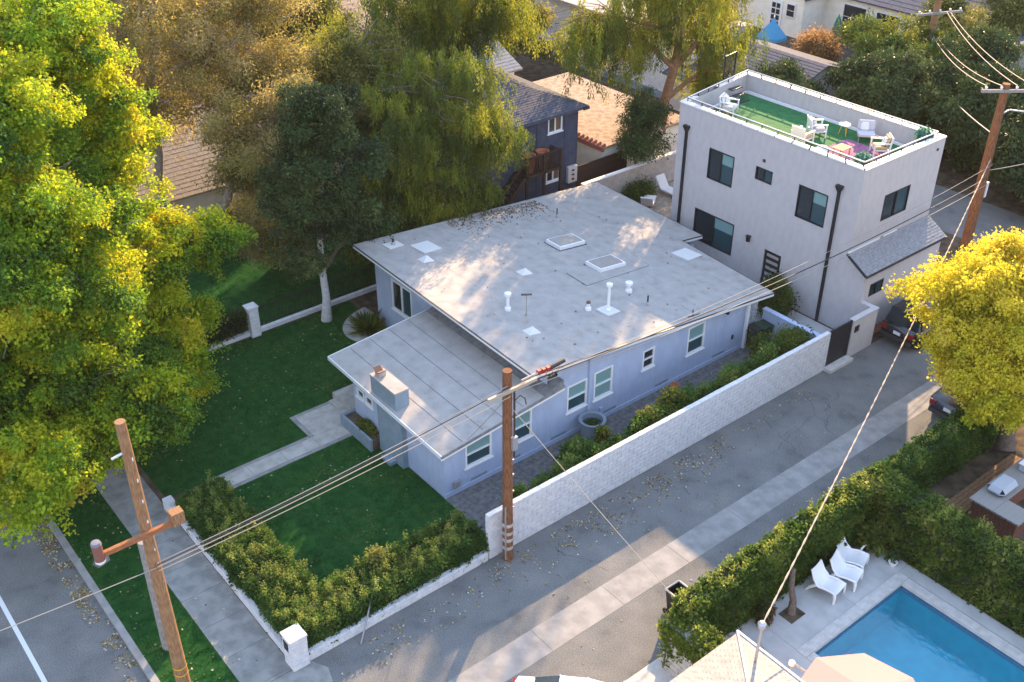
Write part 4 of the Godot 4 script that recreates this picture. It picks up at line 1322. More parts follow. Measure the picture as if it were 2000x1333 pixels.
func lounge_chair() -> Node3D:   # one-piece plastic lounge chair, faces +z
	var c := thing("pool_lounge_chair", "", "lounge chair", Vector3.ZERO, "white plastic lounge chairs by the pool")
	var prof := [Vector2(0.52, 0.36), Vector2(0.42, 0.385), Vector2(0.2, 0.34), Vector2(-0.02, 0.29), Vector2(-0.14, 0.32), Vector2(-0.28, 0.5), Vector2(-0.4, 0.72), Vector2(-0.45, 0.84)]
	var st := S()
	st.set_smooth_group(0)
	for i in prof.size() - 1:
		for k in 6:
			var v := []
			for e in [[i, k], [i, k + 1], [i + 1, k + 1], [i + 1, k]]:
				var u: float = e[1] / 6.0 * 2 - 1
				var w := 0.33 - 0.03 * float(e[0]) / 7
				v.append(Vector3(u * w, prof[e[0]].y + 0.05 * u * u, prof[e[0]].x))
			quad(st, v[3], v[2], v[1], v[0])
			quad(st, v[0] - Vector3(0, 0.03, 0), v[1] - Vector3(0, 0.03, 0), v[2] - Vector3(0, 0.03, 0.02), v[3] - Vector3(0, 0.03, 0.02))
	part(st, "seat_shell", "white_plastic", c, true)
	for s in [-1, 1]:   # side rails with legs grown out of them
		var r := S()
		tube(r, [Vector3(s * 0.33, 0.40, 0.50), Vector3(s * 0.34, 0.42, 0.2), Vector3(s * 0.34, 0.36, -0.1), Vector3(s * 0.33, 0.56, -0.30), Vector3(s * 0.30, 0.88, -0.45)], [0.04, 0.042, 0.042, 0.04, 0.034], 8)
		part(r, "side_rail", "white_plastic", c, true)
		part(tube(S(), [Vector3(s * 0.33, 0.40, 0.47), Vector3(s * 0.35, 0.2, 0.5), Vector3(s * 0.36, 0.0, 0.5)], [0.065, 0.05, 0.035], 8), "leg", "white_plastic", c, true)
		part(tube(S(), [Vector3(s * 0.335, 0.42, -0.16), Vector3(s * 0.36, 0.2, -0.38), Vector3(s * 0.37, 0.0, -0.5)], [0.07, 0.055, 0.035], 8), "leg", "white_plastic", c, true)
	return c

func pool_things() -> void:
	var c := lounge_chair()
	c.set_meta("label", "leftmost white plastic lounge chair facing the pool, nearest the tree square")
	c.position = Vector3(7.15, 0.012, 7.75)
	c.rotation.y = 0.15
	copy(c, Vector3(8.05, 0.012, 7.8), 0.3, "middle one of three white plastic lounge chairs facing the pool")
	copy(c, Vector3(8.8, 0.012, 7.5), 0.35, "white plastic lounge chair farthest back, nearest the hedge corner")
	var hs := thing("hose_reel", "grey garden hose reel against the hedge behind the lounge chairs", "hose reel", Vector3(9.45, 0.012, 7.55))
	var ring := S()
	var pts := []
	for k in 17:
		pts.append(Vector3(cos(TAU * k / 16) * 0.22, 0.26 + sin(TAU * k / 16) * 0.22, 0))
	tube(ring, pts, [0.035], 6)
	part(ring, "hose", "white_plastic", hs, true)
	part(box(S(), Vector3(0, 0.14, 0), Vector3(0.3, 0.28, 0.16)), "stand", "dark_trim", hs, true)
	# square cut in the paving with a leaning trunk
	struct(bx(5.15, 5.85, 0.012, 0.018, 7.45, 8.0), "tree_square", "soil")
	var sp := thing("dead_palm", "dark leaning bare palm trunk in a square soil bed by the hedge", "palm", Vector3(5.5, 0.018, 7.7))
	part(tube(S(), [Vector3(0, -0.02, 0), Vector3(0.12, 0.45, -0.1), Vector3(0.1, 0.95, -0.25), Vector3(0.28, 1.5, -0.4)], [0.15, 0.11, 0.1, 0.08], 8), "trunk", "bark", sp, true)
	shrub("flowering_bush", "small bush with pink flowers at the foot of the pool hedge", Vector3(4.5, 0.012, 7.35), Vector3(0.35, 0.4, 0.3), 90, "round", [[0.03, 0.07, 0.02], [0.07, 0.12, 0.03], [0.42, 0.10, 0.12]])
	shrub("agave_clump", "spiky green plant in a white bowl at the corner of the pool terrace", Vector3(10.15, 0.012, 8.3), Vector3(0.22, 0.22, 0.22), 40, "round", [[0.05, 0.10, 0.03], [0.09, 0.16, 0.05]], "", 0.5, 1.0, "plant")
	var bowl := thing("white_bowl", "broken white bowl planter beside the spiky terrace plant", "planter", Vector3(9.9, 0.012, 8.45))
	part(lathe(S(), Vector3.ZERO, [Vector2(0, 0), Vector2(0.1, 0), Vector2(0.16, 0.16), Vector2(0.13, 0.16), Vector2(0.09, 0.05), Vector2(0, 0.05)], 14), "bowl", "white_plastic", bowl, true)
	shrub("broadleaf_plant", "large leaved green plant in the shady hedge corner by the pool", Vector3(10.0, 0.012, 7.45), Vector3(0.35, 0.55, 0.3), 40, "glossy", PEPPER, "", 0.6, 1.6, "plant")
	shrub("weed_tuft", "green tuft growing beside the garage roof corner", Vector3(2.9, 0.012, 8.3), Vector3(0.3, 0.3, 0.3), 60, "fine", PEPPER, "", 0.7, 1.0, "plant")
	var lad := thing("wooden_ladder", "short wooden ladder leaning in the ivy at the wall end", "ladder", Vector3(1.75, 0.012, 7.35))
	for s in [-0.16, 0.16]:
		part(box(S(), Vector3(s, 0.8, 0), Vector3(0.05, 1.6, 0.05), Basis(Vector3(1, 0, 0), 0.16)), "rail", "arm_wood", lad, true)
	for k in 4:
		part(box(S(), Vector3(0, 0.3 + k * 0.36, (0.8 - 0.3 - k * 0.36) * -0.16), Vector3(0.32, 0.04, 0.04)), "rung", "arm_wood", lad, true)
	var dome := thing("pool_toy", "white and navy round float beside the wooden ladder", "float", Vector3(2.1, 0.012, 7.75))
	part(lathe(S(), Vector3.ZERO, [Vector2(0.0, 0.42), Vector2(0.16, 0.38), Vector2(0.22, 0.24), Vector2(0.2, 0.0)], 16), "shell", "white_plastic", dome, true)
	part(lathe(S(), Vector3(0, -0.0, 0), [Vector2(0.235, 0.26), Vector2(0.25, 0.14), Vector2(0.22, 0.0)], 16), "base_ring", "car_navy", dome, true)
	# octagonal parasol at the bottom edge
	var u := thing("pool_parasol", "faded pink octagonal parasol beside the pool at the picture's lower edge", "parasol", Vector3(2.6, 0.012, 12.1))
	var st := S()
	for k in 8:
		var a0 := TAU * (k + 0.22) / 8
		var a1 := TAU * (k + 1.22) / 8
		for v in [Vector3(0, 2.65, 0), Vector3(cos(a1) * 1.85, 2.1, sin(a1) * 1.85), Vector3(cos(a0) * 1.85, 2.1, sin(a0) * 1.85)]:
			st.add_vertex(v)
		quad(st, Vector3(cos(a0) * 1.85, 2.1, sin(a0) * 1.85), Vector3(cos(a1) * 1.85, 2.1, sin(a1) * 1.85), Vector3(cos(a1) * 1.84, 1.93, sin(a1) * 1.84), Vector3(cos(a0) * 1.84, 1.93, sin(a0) * 1.84))
	part(st, "canopy", "canopy_pink", u, true)
	part(tube(S(), [Vector3(0, 0, 0), Vector3(0, 2.7, 0)], [0.03], 8), "pole", "warm_white", u, true)
	part(lathe(S(), Vector3.ZERO, [Vector2(0.0, 0.1), Vector2(0.25, 0.08), Vector2(0.3, 0.0)], 14), "base", "dull_metal", u, true)
	var lamp := thing("terrace_lamp", "bent tan lamp arm with round head above the parasol", "lamp", Vector3(2.2, 0.012, 10.0))
	part(tube(S(), [Vector3(0, 0, 0), Vector3(0, 1.9, 0), Vector3(0.1, 2.05, 0.0)], [0.03], 6), "stem", "beige_wall", lamp, true)
	part(tube(S(), [Vector3(0.1, 2.05, 0), Vector3(0.25, 1.95, 1.3)], [0.035], 6), "arm", "beige_wall", lamp, true)
	part(lathe(S(), Vector3(0.08, 2.0, -0.05), [Vector2(0, 0.12), Vector2(0.09, 0.08), Vector2(0.1, 0), Vector2(0, -0.05)], 12), "head", "warm_white", lamp, true)

func bin(label: String, at: Vector3, turn: float, mat: String, open: bool) -> void:
	var b := thing("wheeled_bin", label, "bin", at, "wheeled bins along the hedge in the alley")
	b.rotation.y = turn
	var st := S()
	var lo := [Vector3(-0.22, 0.06, -0.24), Vector3(0.22, 0.06, -0.24), Vector3(0.22, 0.06, 0.24), Vector3(-0.22, 0.06, 0.24)]
	var hi := [Vector3(-0.3, 1.02, -0.33), Vector3(0.3, 1.02, -0.33), Vector3(0.3, 1.02, 0.33), Vector3(-0.3, 1.02, 0.33)]
	for k in 4:
		var k2 := (k + 1) % 4
		quad(st, lo[k], lo[k2], hi[k2], hi[k])
		var s := Vector3(0.93, 1, 0.93)
		quad(st, hi[k] * s, hi[k2] * s, lo[k2] * s, lo[k] * s)
	quad(st, lo[0], lo[1], lo[2], lo[3])
	part(st, "body", mat, b, true)
	var rm := S()
	for k in 4:
		tube(rm, [hi[k], hi[(k + 1) % 4]], [0.032], 6)
	part(rm, "rim", "bin_rim" if open else mat, b, true)
	if not open:
		part(box(S(), Vector3(0, 1.08, 0), Vector3(0.64, 0.07, 0.7), Basis(Vector3(1, 0, 0), 0.05)), "lid", mat, b, true)
	for s in [-0.26, 0.26]:
		part(tube(S(), [Vector3(s, 0.11, -0.26), Vector3(s * 1.2, 0.11, -0.26)], [0.11], 12), "wheel", "tyre", b, true)
	part(tube(S(), [Vector3(-0.24, 0.95, -0.4), Vector3(0.24, 0.95, -0.4)], [0.02], 6), "handle", mat, b, true)

# ---------------------------------------------------------------- vehicles (nose towards +x)
func car(label: String, at: Vector3, turn: float, paint: String, kind: String) -> void:
	var c := thing("parked_car", label, "car", at, "parked vehicles")
	c.rotation.y = turn
	var st := S()
	st.set_smooth_group(0)
	var L := 2.35
	# stations along the length: x, half width, sill height, belt height
	var body := [[-L, 0.74, 0.45, 0.86], [-L + 0.12, 0.88, 0.30, 0.98], [-1.45, 0.93, 0.24, 1.02], [0.0, 0.94, 0.24, 1.0], [1.2, 0.93, 0.24, 0.96], [1.9, 0.88, 0.28, 0.86], [L, 0.7, 0.42, 0.70]]
	var secs := []
	for s in body:
		secs.append([Vector3(s[0], s[2], -s[1] * 0.9), Vector3(s[0], lerpf(s[2], s[3], 0.45), -s[1]), Vector3(s[0], s[3] - 0.06, -s[1] * 0.97), Vector3(s[0], s[3], -s[1] * 0.86), Vector3(s[0], s[3] + 0.015, 0), Vector3(s[0], s[3], s[1] * 0.86), Vector3(s[0], s[3] - 0.06, s[1] * 0.97), Vector3(s[0], lerpf(s[2], s[3], 0.45), s[1]), Vector3(s[0], s[2], s[1] * 0.9)])
	for i in secs.size() - 1:
		for k in 8:
			quad(st, secs[i][k], secs[i][k + 1], secs[i + 1][k + 1], secs[i + 1][k])
		quad(st, secs[i][8], secs[i][0], secs[i + 1][0], secs[i + 1][8])
	for e in [0, secs.size() - 1]:
		for k in range(1, 8):
			for v in ([secs[e][0], secs[e][k], secs[e][k + 1]] if e else [secs[e][0], secs[e][k + 1], secs[e][k]]):
				st.add_vertex(v)
	part(st, "body", paint, c, true)
	var tail := -2.1 if kind == "suv" else -1.75
	var rh := 1.66 if kind == "suv" else 1.42
	var cab := [[tail, 0.82, 1.0], [tail + (0.22 if kind == "suv" else 0.75), 0.70, rh - 0.02], [-0.2, 0.72, rh + 0.02], [0.55, 0.68, rh - 0.04], [1.3, 0.80, 0.97]]
	var gl := S()
	var rf := S()
	rf.set_smooth_group(0)
	for i in cab.size() - 1:
		var p: Array = cab[i]
		var q: Array = cab[i + 1]
		var hi := mini(i, 2)
		quad(rf if i in [1, 2] else gl, Vector3(p[0], p[2], -p[1]), Vector3(p[0], p[2], p[1]), Vector3(q[0], q[2], q[1]), Vector3(q[0], q[2], -q[1]))
		for s in [-1, 1]:
			quad(gl, Vector3(p[0], 0.99, s * 0.84), Vector3(q[0], 0.99, s * 0.84), Vector3(q[0], q[2], s * q[1]), Vector3(p[0], p[2], s * p[1]))
	part(gl, "glazing", "glass_dark", c, true)
	part(rf, "roof", paint, c, true)
	for i in range(1, 4):
		for s in [-1, 1]:
			var p: Array = cab[i]
			part(tube(S(), [Vector3(p[0] + (0.05 if i < 3 else 0.4), 1.0, s * 0.845), Vector3(p[0], p[2], s * (p[1] + 0.004))], [0.035], 5), "pillar", paint, c, true)
	for x in [-1.45, 1.45]:
		for s in [-1, 1]:
			var w := part(tube(S(), [Vector3(x, 0.33, s * 0.72), Vector3(x, 0.33, s * 0.945)], [0.33], 18), "wheel", "tyre", c, true)
			part(tube(S(), [Vector3(x, 0.33, s * 0.94), Vector3(x, 0.33, s * 0.955)], [0.21], 14), "rim", "rim_metal", w, true)
	for s in [-1, 1]:
		part(box(S(), Vector3(-L + 0.03, 0.80, s * 0.66), Vector3(0.12, 0.2, 0.24)), "tail_lamp", "tail_red", c, true)
		part(box(S(), Vector3(L - 0.12, 0.62, s * 0.58), Vector3(0.16, 0.12, 0.26)), "headlight", "lamp_clear", c, true)
		part(box(S(), Vector3(0.85, 1.04, s * 1.0), Vector3(0.12, 0.13, 0.2)), "mirror", paint, c, true)
	part(box(S(), Vector3(-L - 0.02, 0.45, 0), Vector3(0.14, 0.18, 1.5)), "rear_bumper", "dark_trim", c, true)
	part(box(S(), Vector3(L - 0.02, 0.42, 0), Vector3(0.14, 0.18, 1.4)), "front_bumper", "dark_trim", c, true)
	part(box(S(), Vector3(-L - 0.02, 0.72, 0), Vector3(0.03, 0.14, 0.34)), "number_plate", "plate_white", c, true)

# ---------------------------------------------------------------- garden walls, fence, gate
func make_walls() -> void:
	rng.seed = 44
	var w := thing("alley_block_wall", "tall white painted block wall along the alley beside the bungalow", "wall", Vector3(8.5, 0, -0.4))
	blocks(w, Vector2(-0.55, -0.32), Vector2(17.62, -0.32), 0, 10, 0.42, 0.193, 0.2, 300)
	var lw := thing("low_alley_wall", "low white block kerb wall under the hedge along the alley", "wall", Vector3(-4, 0, -0.4))
	blocks(lw, Vector2(-7.53, -0.30), Vector2(-0.58, -0.30), 0, 2, 0.42, 0.19, 0.2, 300)
	var sw := thing("low_sidewalk_wall", "low white block wall between the sidewalk and the front hedge", "wall", Vector3(-7.9, 0, -5))
	blocks(sw, Vector2(-8.0, -9.3), Vector2(-8.0, -0.78), 0, 2, 0.42, 0.17, 0.2, 300)
	var pl := thing("corner_pillar", "white block corner pillar with a dark letter slot at the alley mouth", "pillar", Vector3(-7.82, 0, -0.5))
	part(bx(-8.08, -7.56, 0, 1.2, -0.76, -0.24), "mortar_core", "white_block", pl)
	for r in 7:
		var o := part_mesh(cbox(Vector3(0.56, 0.164, 0.56), 0.014), "block", "white_block", pl)
		o.position += Vector3(-7.82 + rng.randf_range(-0.006, 0.006), 0.087 + r * 0.174, -0.5 + rng.randf_range(-0.006, 0.006))
	part(bx(-8.12, -7.52, 1.22, 1.28, -0.8, -0.2), "cap", "white_block", pl)
	part(bx(-8.115, -8.09, 0.72, 1.08, -0.66, -0.4), "letter_slot", "black_metal", pl)
	var end := thing("wall_end_pillar", "short white block pillar where the sidewalk wall meets the front walk", "pillar", Vector3(-7.95, 0, -9.5))
	for r in 3:
		var o := part_mesh(cbox(Vector3(0.34, 0.165, 0.36), 0.014), "block", "white_block", end)
		o.position += Vector3(-7.93, 0.085 + r * 0.17, -9.52)
	# gate, its wall and step
	var g := thing("alley_gate", "black metal sheet gate at the end of the white alley wall", "gate", Vector3(18.45, 0, -0.36))
	var fr := S()
	box(fr, Vector3(17.72, 0.98, -0.38), Vector3(0.07, 1.9, 0.07))
	box(fr, Vector3(19.2, 0.98, -0.38), Vector3(0.07, 1.9, 0.07))
	box(fr, Vector3(18.46, 1.9, -0.38), Vector3(1.42, 0.06, 0.06))
	box(fr, Vector3(18.46, 0.2, -0.38), Vector3(1.42, 0.06, 0.06))
	part(fr, "gate_frame", "black_metal", g)
	for k in 12:
		part(box(S(), Vector3(17.82 + k * 0.117, 1.05, -0.38), Vector3(0.1, 1.64, 0.025)), "board", "black_metal", g)
	for k in 9:
		var x := 17.8 + k * 0.16
		part(tube(S(), [Vector3(x, 1.9, -0.38), Vector3(x, 2.06 + 0.05 * (k % 2), -0.38)], [0.012, 0.004], 5), "spike", "black_metal", g)
	solo(bx(17.66, 19.28, 0, 0.15, -0.42, 0.02), "gate_step", "coping", "long concrete step below the black alley gate", "step")
	var gw := thing("gate_wall", "smooth lilac stucco gate wall with dark plaque beside the black gate", "wall", Vector3(20.1, 0, -0.4))
	part(bx(19.27, 21.0, 0, 1.86, -0.5, -0.3), "panel", "lilac_stucco", gw)
	part(bx(20.8, 21.0, 0, 1.86, -1.09, -0.5), "return_panel", "lilac_stucco", gw)
	part(bx(19.24, 21.03, 1.86, 1.93, -0.53, -0.27), "cap", "lilac_stucco", gw)
	part(bx(20.77, 21.03, 1.863, 1.927, -1.09, -0.53), "cap", "lilac_stucco", gw)
	part(bx(19.42, 19.72, 1.25, 1.56, -0.3, -0.27), "plaque", "black_metal", gw)
	var bw := thing("side_yard_wall", "blue grey stucco wall closing the gravel side yard at its back", "wall", Vector3(17.6, 0, -2.2))
	part(bx(17.5, 17.68, 0, 1.55, -3.75, -0.55), "panel", "house_stucco", bw)
	part(bx(17.46, 17.72, 1.55, 1.6, -3.77, -0.55), "cap", "house_stucco", bw)
	# fence on the far lot line
	var fe := thing("iron_fence", "dark iron fence on a low white block base beyond the side lawn", "fence", Vector3(2, 0, -18.4))
	blocks(fe, Vector2(-6.0, -18.3), Vector2(12.0, -18.3), 0, 1, 0.42, 0.2, 0.22, 60)
	for y in [0.42, 1.25]:
		part(bx(-6.0, 12.0, y, y + 0.035, -18.42, -18.38), "rail", "black_metal", fe)
	for k in 120:
		part(box(S(), Vector3(-5.95 + k * 0.15, 0.83, -18.40), Vector3(0.022, 1.08, 0.022)), "picket", "black_metal", fe)
	var fp := thing("fence_pillar", "white block pillar standing in the iron fence by the side lawn", "pillar", Vector3(-0.02, 0, -18.3))
	for r in 8:
		var o := part_mesh(cbox(Vector3(0.46, 0.178, 0.46), 0.014), "block", "white_block", fp)
		o.position += Vector3(0.0, 0.092 + r * 0.185, -18.3)
	part(bx(-0.28, 0.26, 1.485, 1.53, -18.57, -18.04), "cap", "white_block", fp)
	var gd := thing("back_garden_wall", "beige rendered garden wall behind the back patio", "wall", Vector3(24.2, 0, -18.35))
	part(bx(19.9, 29.5, 0, 1.68, -18.45, -18.27), "panel", "beige_wall", gd)
	part(bx(19.9, 29.5, 1.68, 1.75, -18.48, -18.24), "cap", "warm_white", gd)
	var ew := thing("hedge_end_wall", "pale block wall end with hanging ivy beside the garage apron", "wall", Vector3(1.0, 0, 7.0))
	part(bx(0.75, 1.5, 0, 1.9, 6.55, 8.5), "panel", "beige_wall", ew)
	for r in 9:
		for k in 5:
			var o := part_mesh(cbox(Vector3(0.03, 0.19, 0.385), 0.008), "block", "coping", ew)
			o.position += Vector3(0.74, 0.1 + r * 0.21, 6.76 + k * 0.39 - (0.1 if r % 2 else 0.0))

# ---------------------------------------------------------------- hedges
func hedge(called: String, label: String, runs: Array, dens: float, kind: String, pal: Array, o: Dictionary) -> void:
	rng.seed = called.hash()
	var b0: Array = runs[0]
	var h := thing(called, label, "hedge", Vector3((b0[0] + b0[1]) / 2, b0[4], (b0[2] + b0[3]) / 2))
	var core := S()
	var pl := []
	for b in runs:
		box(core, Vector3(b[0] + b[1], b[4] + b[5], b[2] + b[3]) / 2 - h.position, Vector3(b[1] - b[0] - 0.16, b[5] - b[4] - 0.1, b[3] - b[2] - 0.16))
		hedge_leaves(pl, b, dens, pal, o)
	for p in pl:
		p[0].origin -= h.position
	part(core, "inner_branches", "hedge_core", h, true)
	scatter(pl, kind, "leaf", "foliage", h)

func make_hedges() -> void:
	hedge("front_hedge", "loose green hedge turning the street corner of the front lawn", [[-7.75, -6.15, -9.0, -1.6, 0.02, 0.85], [-7.75, -0.55, -1.95, -0.55, 0.02, 0.95]], 125.0, "tiny", HEDGE, {"bump": 0.34, "sprigs": 130, "size": 1.35, "tint": 0.3})
	hedge("alley_hedge", "tall clipped ivy hedge along the alley above the pool terrace", [[1.25, 11.3, 6.35, 7.0, 0.02, 2.35]], 80.0, "ivy", IVY, {"bump": 0.11, "sprigs": 40, "tint": 0.32})
	hedge("pool_hedge", "tall ivy hedge behind the pool running to the picture's right edge", [[10.42, 11.3, 7.05, 16.5, 0.02, 2.35]], 80.0, "ivy", IVY, {"bump": 0.12, "sprigs": 25, "tint": 0.42})
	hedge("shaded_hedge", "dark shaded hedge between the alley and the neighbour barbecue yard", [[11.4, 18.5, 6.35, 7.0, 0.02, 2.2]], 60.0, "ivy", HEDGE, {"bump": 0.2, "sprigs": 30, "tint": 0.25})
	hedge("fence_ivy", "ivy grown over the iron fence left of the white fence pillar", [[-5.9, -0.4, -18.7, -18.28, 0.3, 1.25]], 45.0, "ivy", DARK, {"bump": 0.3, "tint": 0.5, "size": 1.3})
	# ivy hanging over the end wall
	rng.seed = 18
	var pl := []
	for i in 520:
		var p := Vector3(0.72 + rng.randf() * 0.8, 1.95 + rng.randfn() * 0.1, rng.randf_range(6.4, 8.3))
		if rng.randf() < 0.5:
			p = Vector3(0.68, 1.9 - absf(rng.randfn()) * (0.6 if absf(p.z - 6.7) < 0.25 else 0.28), p.z)
		pl.append([Transform3D(spin(Vector3(-0.6, 1, 0.1), rng.randf_range(0.8, 1.3)), p - Vector3(1.0, 0, 7.2)), pick(IVY, 0.55)])
	var iv := thing("hanging_ivy", "sunlit ivy spilling over the pale block wall end", "ivy", Vector3(1.0, 0, 7.2))
	part(tube(S(), [Vector3(-0.3, 0.02, -0.55), Vector3(-0.3, 0.9, -0.5), Vector3(-0.28, 1.9, -0.45)], [0.02, 0.015, 0.012], 5), "stem", "bark", iv, true)
	scatter(pl, "ivy", "leaf", "foliage", iv)

func make_shrubs() -> void:
	var sun := [[0.06, 0.10, 0.02], [0.14, 0.19, 0.03], [0.30, 0.30, 0.05], [0.38, 0.34, 0.08]]
	shrub("side_yard_shrub", "tall bright yellow green shrub leaning over the alley wall beside the drum", Vector3(9.2, 0.006, -1.3), Vector3(0.8, 1.35, 0.6), 420, "round", sun, "side yard shrubs", 0.45)
	shrub("side_yard_shrub", "yellow tipped shrub right of the blue drum in the gravel yard", Vector3(7.7, 0.006, -1.35), Vector3(0.6, 1.15, 0.5), 280, "round", sun, "side yard shrubs", 0.5)
	shrub("side_yard_shrub", "narrow sunlit shrub in front of the blue drum", Vector3(6.4, 0.006, -2.2), Vector3(0.28, 0.75, 0.28), 90, "round", sun, "side yard shrubs", 0.55)
	shrub("side_yard_shrub", "dark bushy shrub on gravel between alley pole and drum", Vector3(4.6, 0.006, -1.7), Vector3(0.95, 0.95, 0.7), 420, "round", HEDGE, "side yard shrubs", 0.35)
	shrub("side_yard_shrub", "large leafy shrub spilling over the wall end next to the black gate", Vector3(16.3, 0.006, -1.25), Vector3(1.15, 1.2, 0.65), 620, "fine", PEPPER, "side yard shrubs", 0.35, 1.3)
	shrub("side_yard_shrub", "thin upright sapling in front of the blue grey back wall", Vector3(15.6, 0.006, -2.3), Vector3(0.4, 0.9, 0.4), 90, "fine", PEPPER, "side yard shrubs", 0.5, 1.2)
	rng.seed = 77
	for i in 13:
		var x := 1.3 + i * 1.2
		var hh: float = [1.0, 1.18, 1.08, 1.22][i % 4] if i > 5 else [0.95, 0.85, 1.05][i % 3]
		shrub("wall_planting", "%s clump of green planting behind the alley wall, counted from the alley pole" % ["first", "second", "third", "fourth", "fifth", "sixth", "seventh", "eighth", "ninth", "tenth", "eleventh", "twelfth", "last"][i], Vector3(x, 0.006, -1.12), Vector3(0.78, hh, 0.42), 330, "tiny", HEDGE, "planting along the alley wall", 0.5, 1.6, "plant")
	shrub("passage_bush", "round dark green bush in the passage beside the tall house door", Vector3(19.4, 0.003, -4.6), Vector3(0.85, 1.0, 0.85), 620, "fine", PEPPER, "", 0.25, 1.3)
	shrub("passage_cycad", "small feathery plant by the tall house door above the bush", Vector3(20.3, 0.003, -5.3), Vector3(0.35, 0.95, 0.35), 50, "fine", DARK, "", 0.6, 1.5, "plant")
	shrub("strap_leaf_plant", "dark strap leaved plant inside the curved walk at the house corner", Vector3(4.2, 0.01, -15.4), Vector3(0.3, 0.12, 0.3), 26, "sword", PEPPER, "", 0.25, 1.5, "plant")
	shrub("planter_greens", "low green plants filling the planter beside the chimney", Vector3(-0.15, 0.48, -8.6), Vector3(0.22, 0.14, 0.7), 110, "tiny", PEPPER, "", 0.5, 1.3, "plant")
	shrub("patio_shrub", "low dark bushes at the foot of the beige garden wall", Vector3(23.6, 0.004, -17.7), Vector3(1.5, 0.5, 0.4), 260, "fine", PEPPER, "", 0.2, 1.3)
	for e in [[0.2, -27.6, "left"], [3.9, -26.8, "right"]]:
		shrub("yard_bush", "%s one of two olive bushes below the sunlit tan roof" % e[2], Vector3(e[0], 0.0, e[1]), Vector3(1.7, 1.2, 1.1), 420, "fine", OLIVE, "bushes below the tan roof", 0.5, 1.6)
	shrub("sapling", "tall thin yellow green shoots rising above the front hedge", Vector3(-4.2, 0.4, -1.55), Vector3(0.35, 0.8, 0.35), 80, "tiny", [[0.08, 0.14, 0.03], [0.18, 0.24, 0.05], [0.35, 0.33, 0.10]], "", 0.6, 1.7)
	for e in [[-6.9, -4.6, 0.55, "middle of its sidewalk side"], [-6.9, -3.4, 0.5, "corner end of its sidewalk side"], [-5.9, -1.3, 0.45, "alley side nearest the corner pillar"], [-3.4, -1.2, 0.5, "alley side beside the leaning pipe"], [-1.6, -1.2, 0.55, "alley side nearest the brown pole"]]:
		shrub("hedge_shoot", "pale straw green tuft on the front hedge, " + e[3], Vector3(e[0], 0.55, e[1]), Vector3(e[2], 0.32, e[2] * 0.8), 170, "tiny", [[0.10, 0.17, 0.04], [0.20, 0.26, 0.06], [0.36, 0.36, 0.11]], "new growth tufts on the front hedge", 0.55, 1.4, "shoots")
	var dr := thing("water_drum", "open grey drum with dark water beside the bungalow wall", "drum", Vector3(6.75, 0.006, -3.15))
	part(lathe(S(), Vector3.ZERO, [Vector2(0.36, 0.0), Vector2(0.42, 0.25), Vector2(0.42, 0.3), Vector2(0.44, 0.75), Vector2(0.46, 0.82)], 22), "barrel", "drum_gray", dr, true)
	part(lathe(S(), Vector3.ZERO, [Vector2(0.46, 0.82), Vector2(0.55, 0.86), Vector2(0.55, 0.90), Vector2(0.42, 0.88), Vector2(0.40, 0.6)], 22), "rim", "drum_gray", dr, true)
	part(lathe(S(), Vector3.ZERO, [Vector2(0.41, 0.66), Vector2(0.0, 0.66)], 22), "water", "glass_teal", dr, true)
	shrub("drum_plants", "floating green plants in the open drum", Vector3(6.75, 0.6, -3.15), Vector3(0.3, 0.06, 0.3), 45, "tiny", PEPPER, "", 0.4, 1.2, "plant")
	var pot := thing("clay_pot", "small terracotta pot on the gravel against the bungalow wall", "pot", Vector3(11.6, 0.006, -3.35))
	part(lathe(S(), Vector3.ZERO, [Vector2(0.0, 0.0), Vector2(0.12, 0.0), Vector2(0.17, 0.25), Vector2(0.19, 0.25), Vector2(0.19, 0.3), Vector2(0.15, 0.3), Vector2(0.13, 0.2), Vector2(0, 0.2)], 14), "pot", "terracotta", pot, true)
	for e in [[16.75, -3.4, "bin_black", "black bin at the side yard corner by the white post"], [17.1, -3.35, "bin_green", "green bin beside the screen block wall in the side yard"]]:
		bin(e[3], Vector3(e[0], 0.006, e[1]), 1.5, e[2], false)

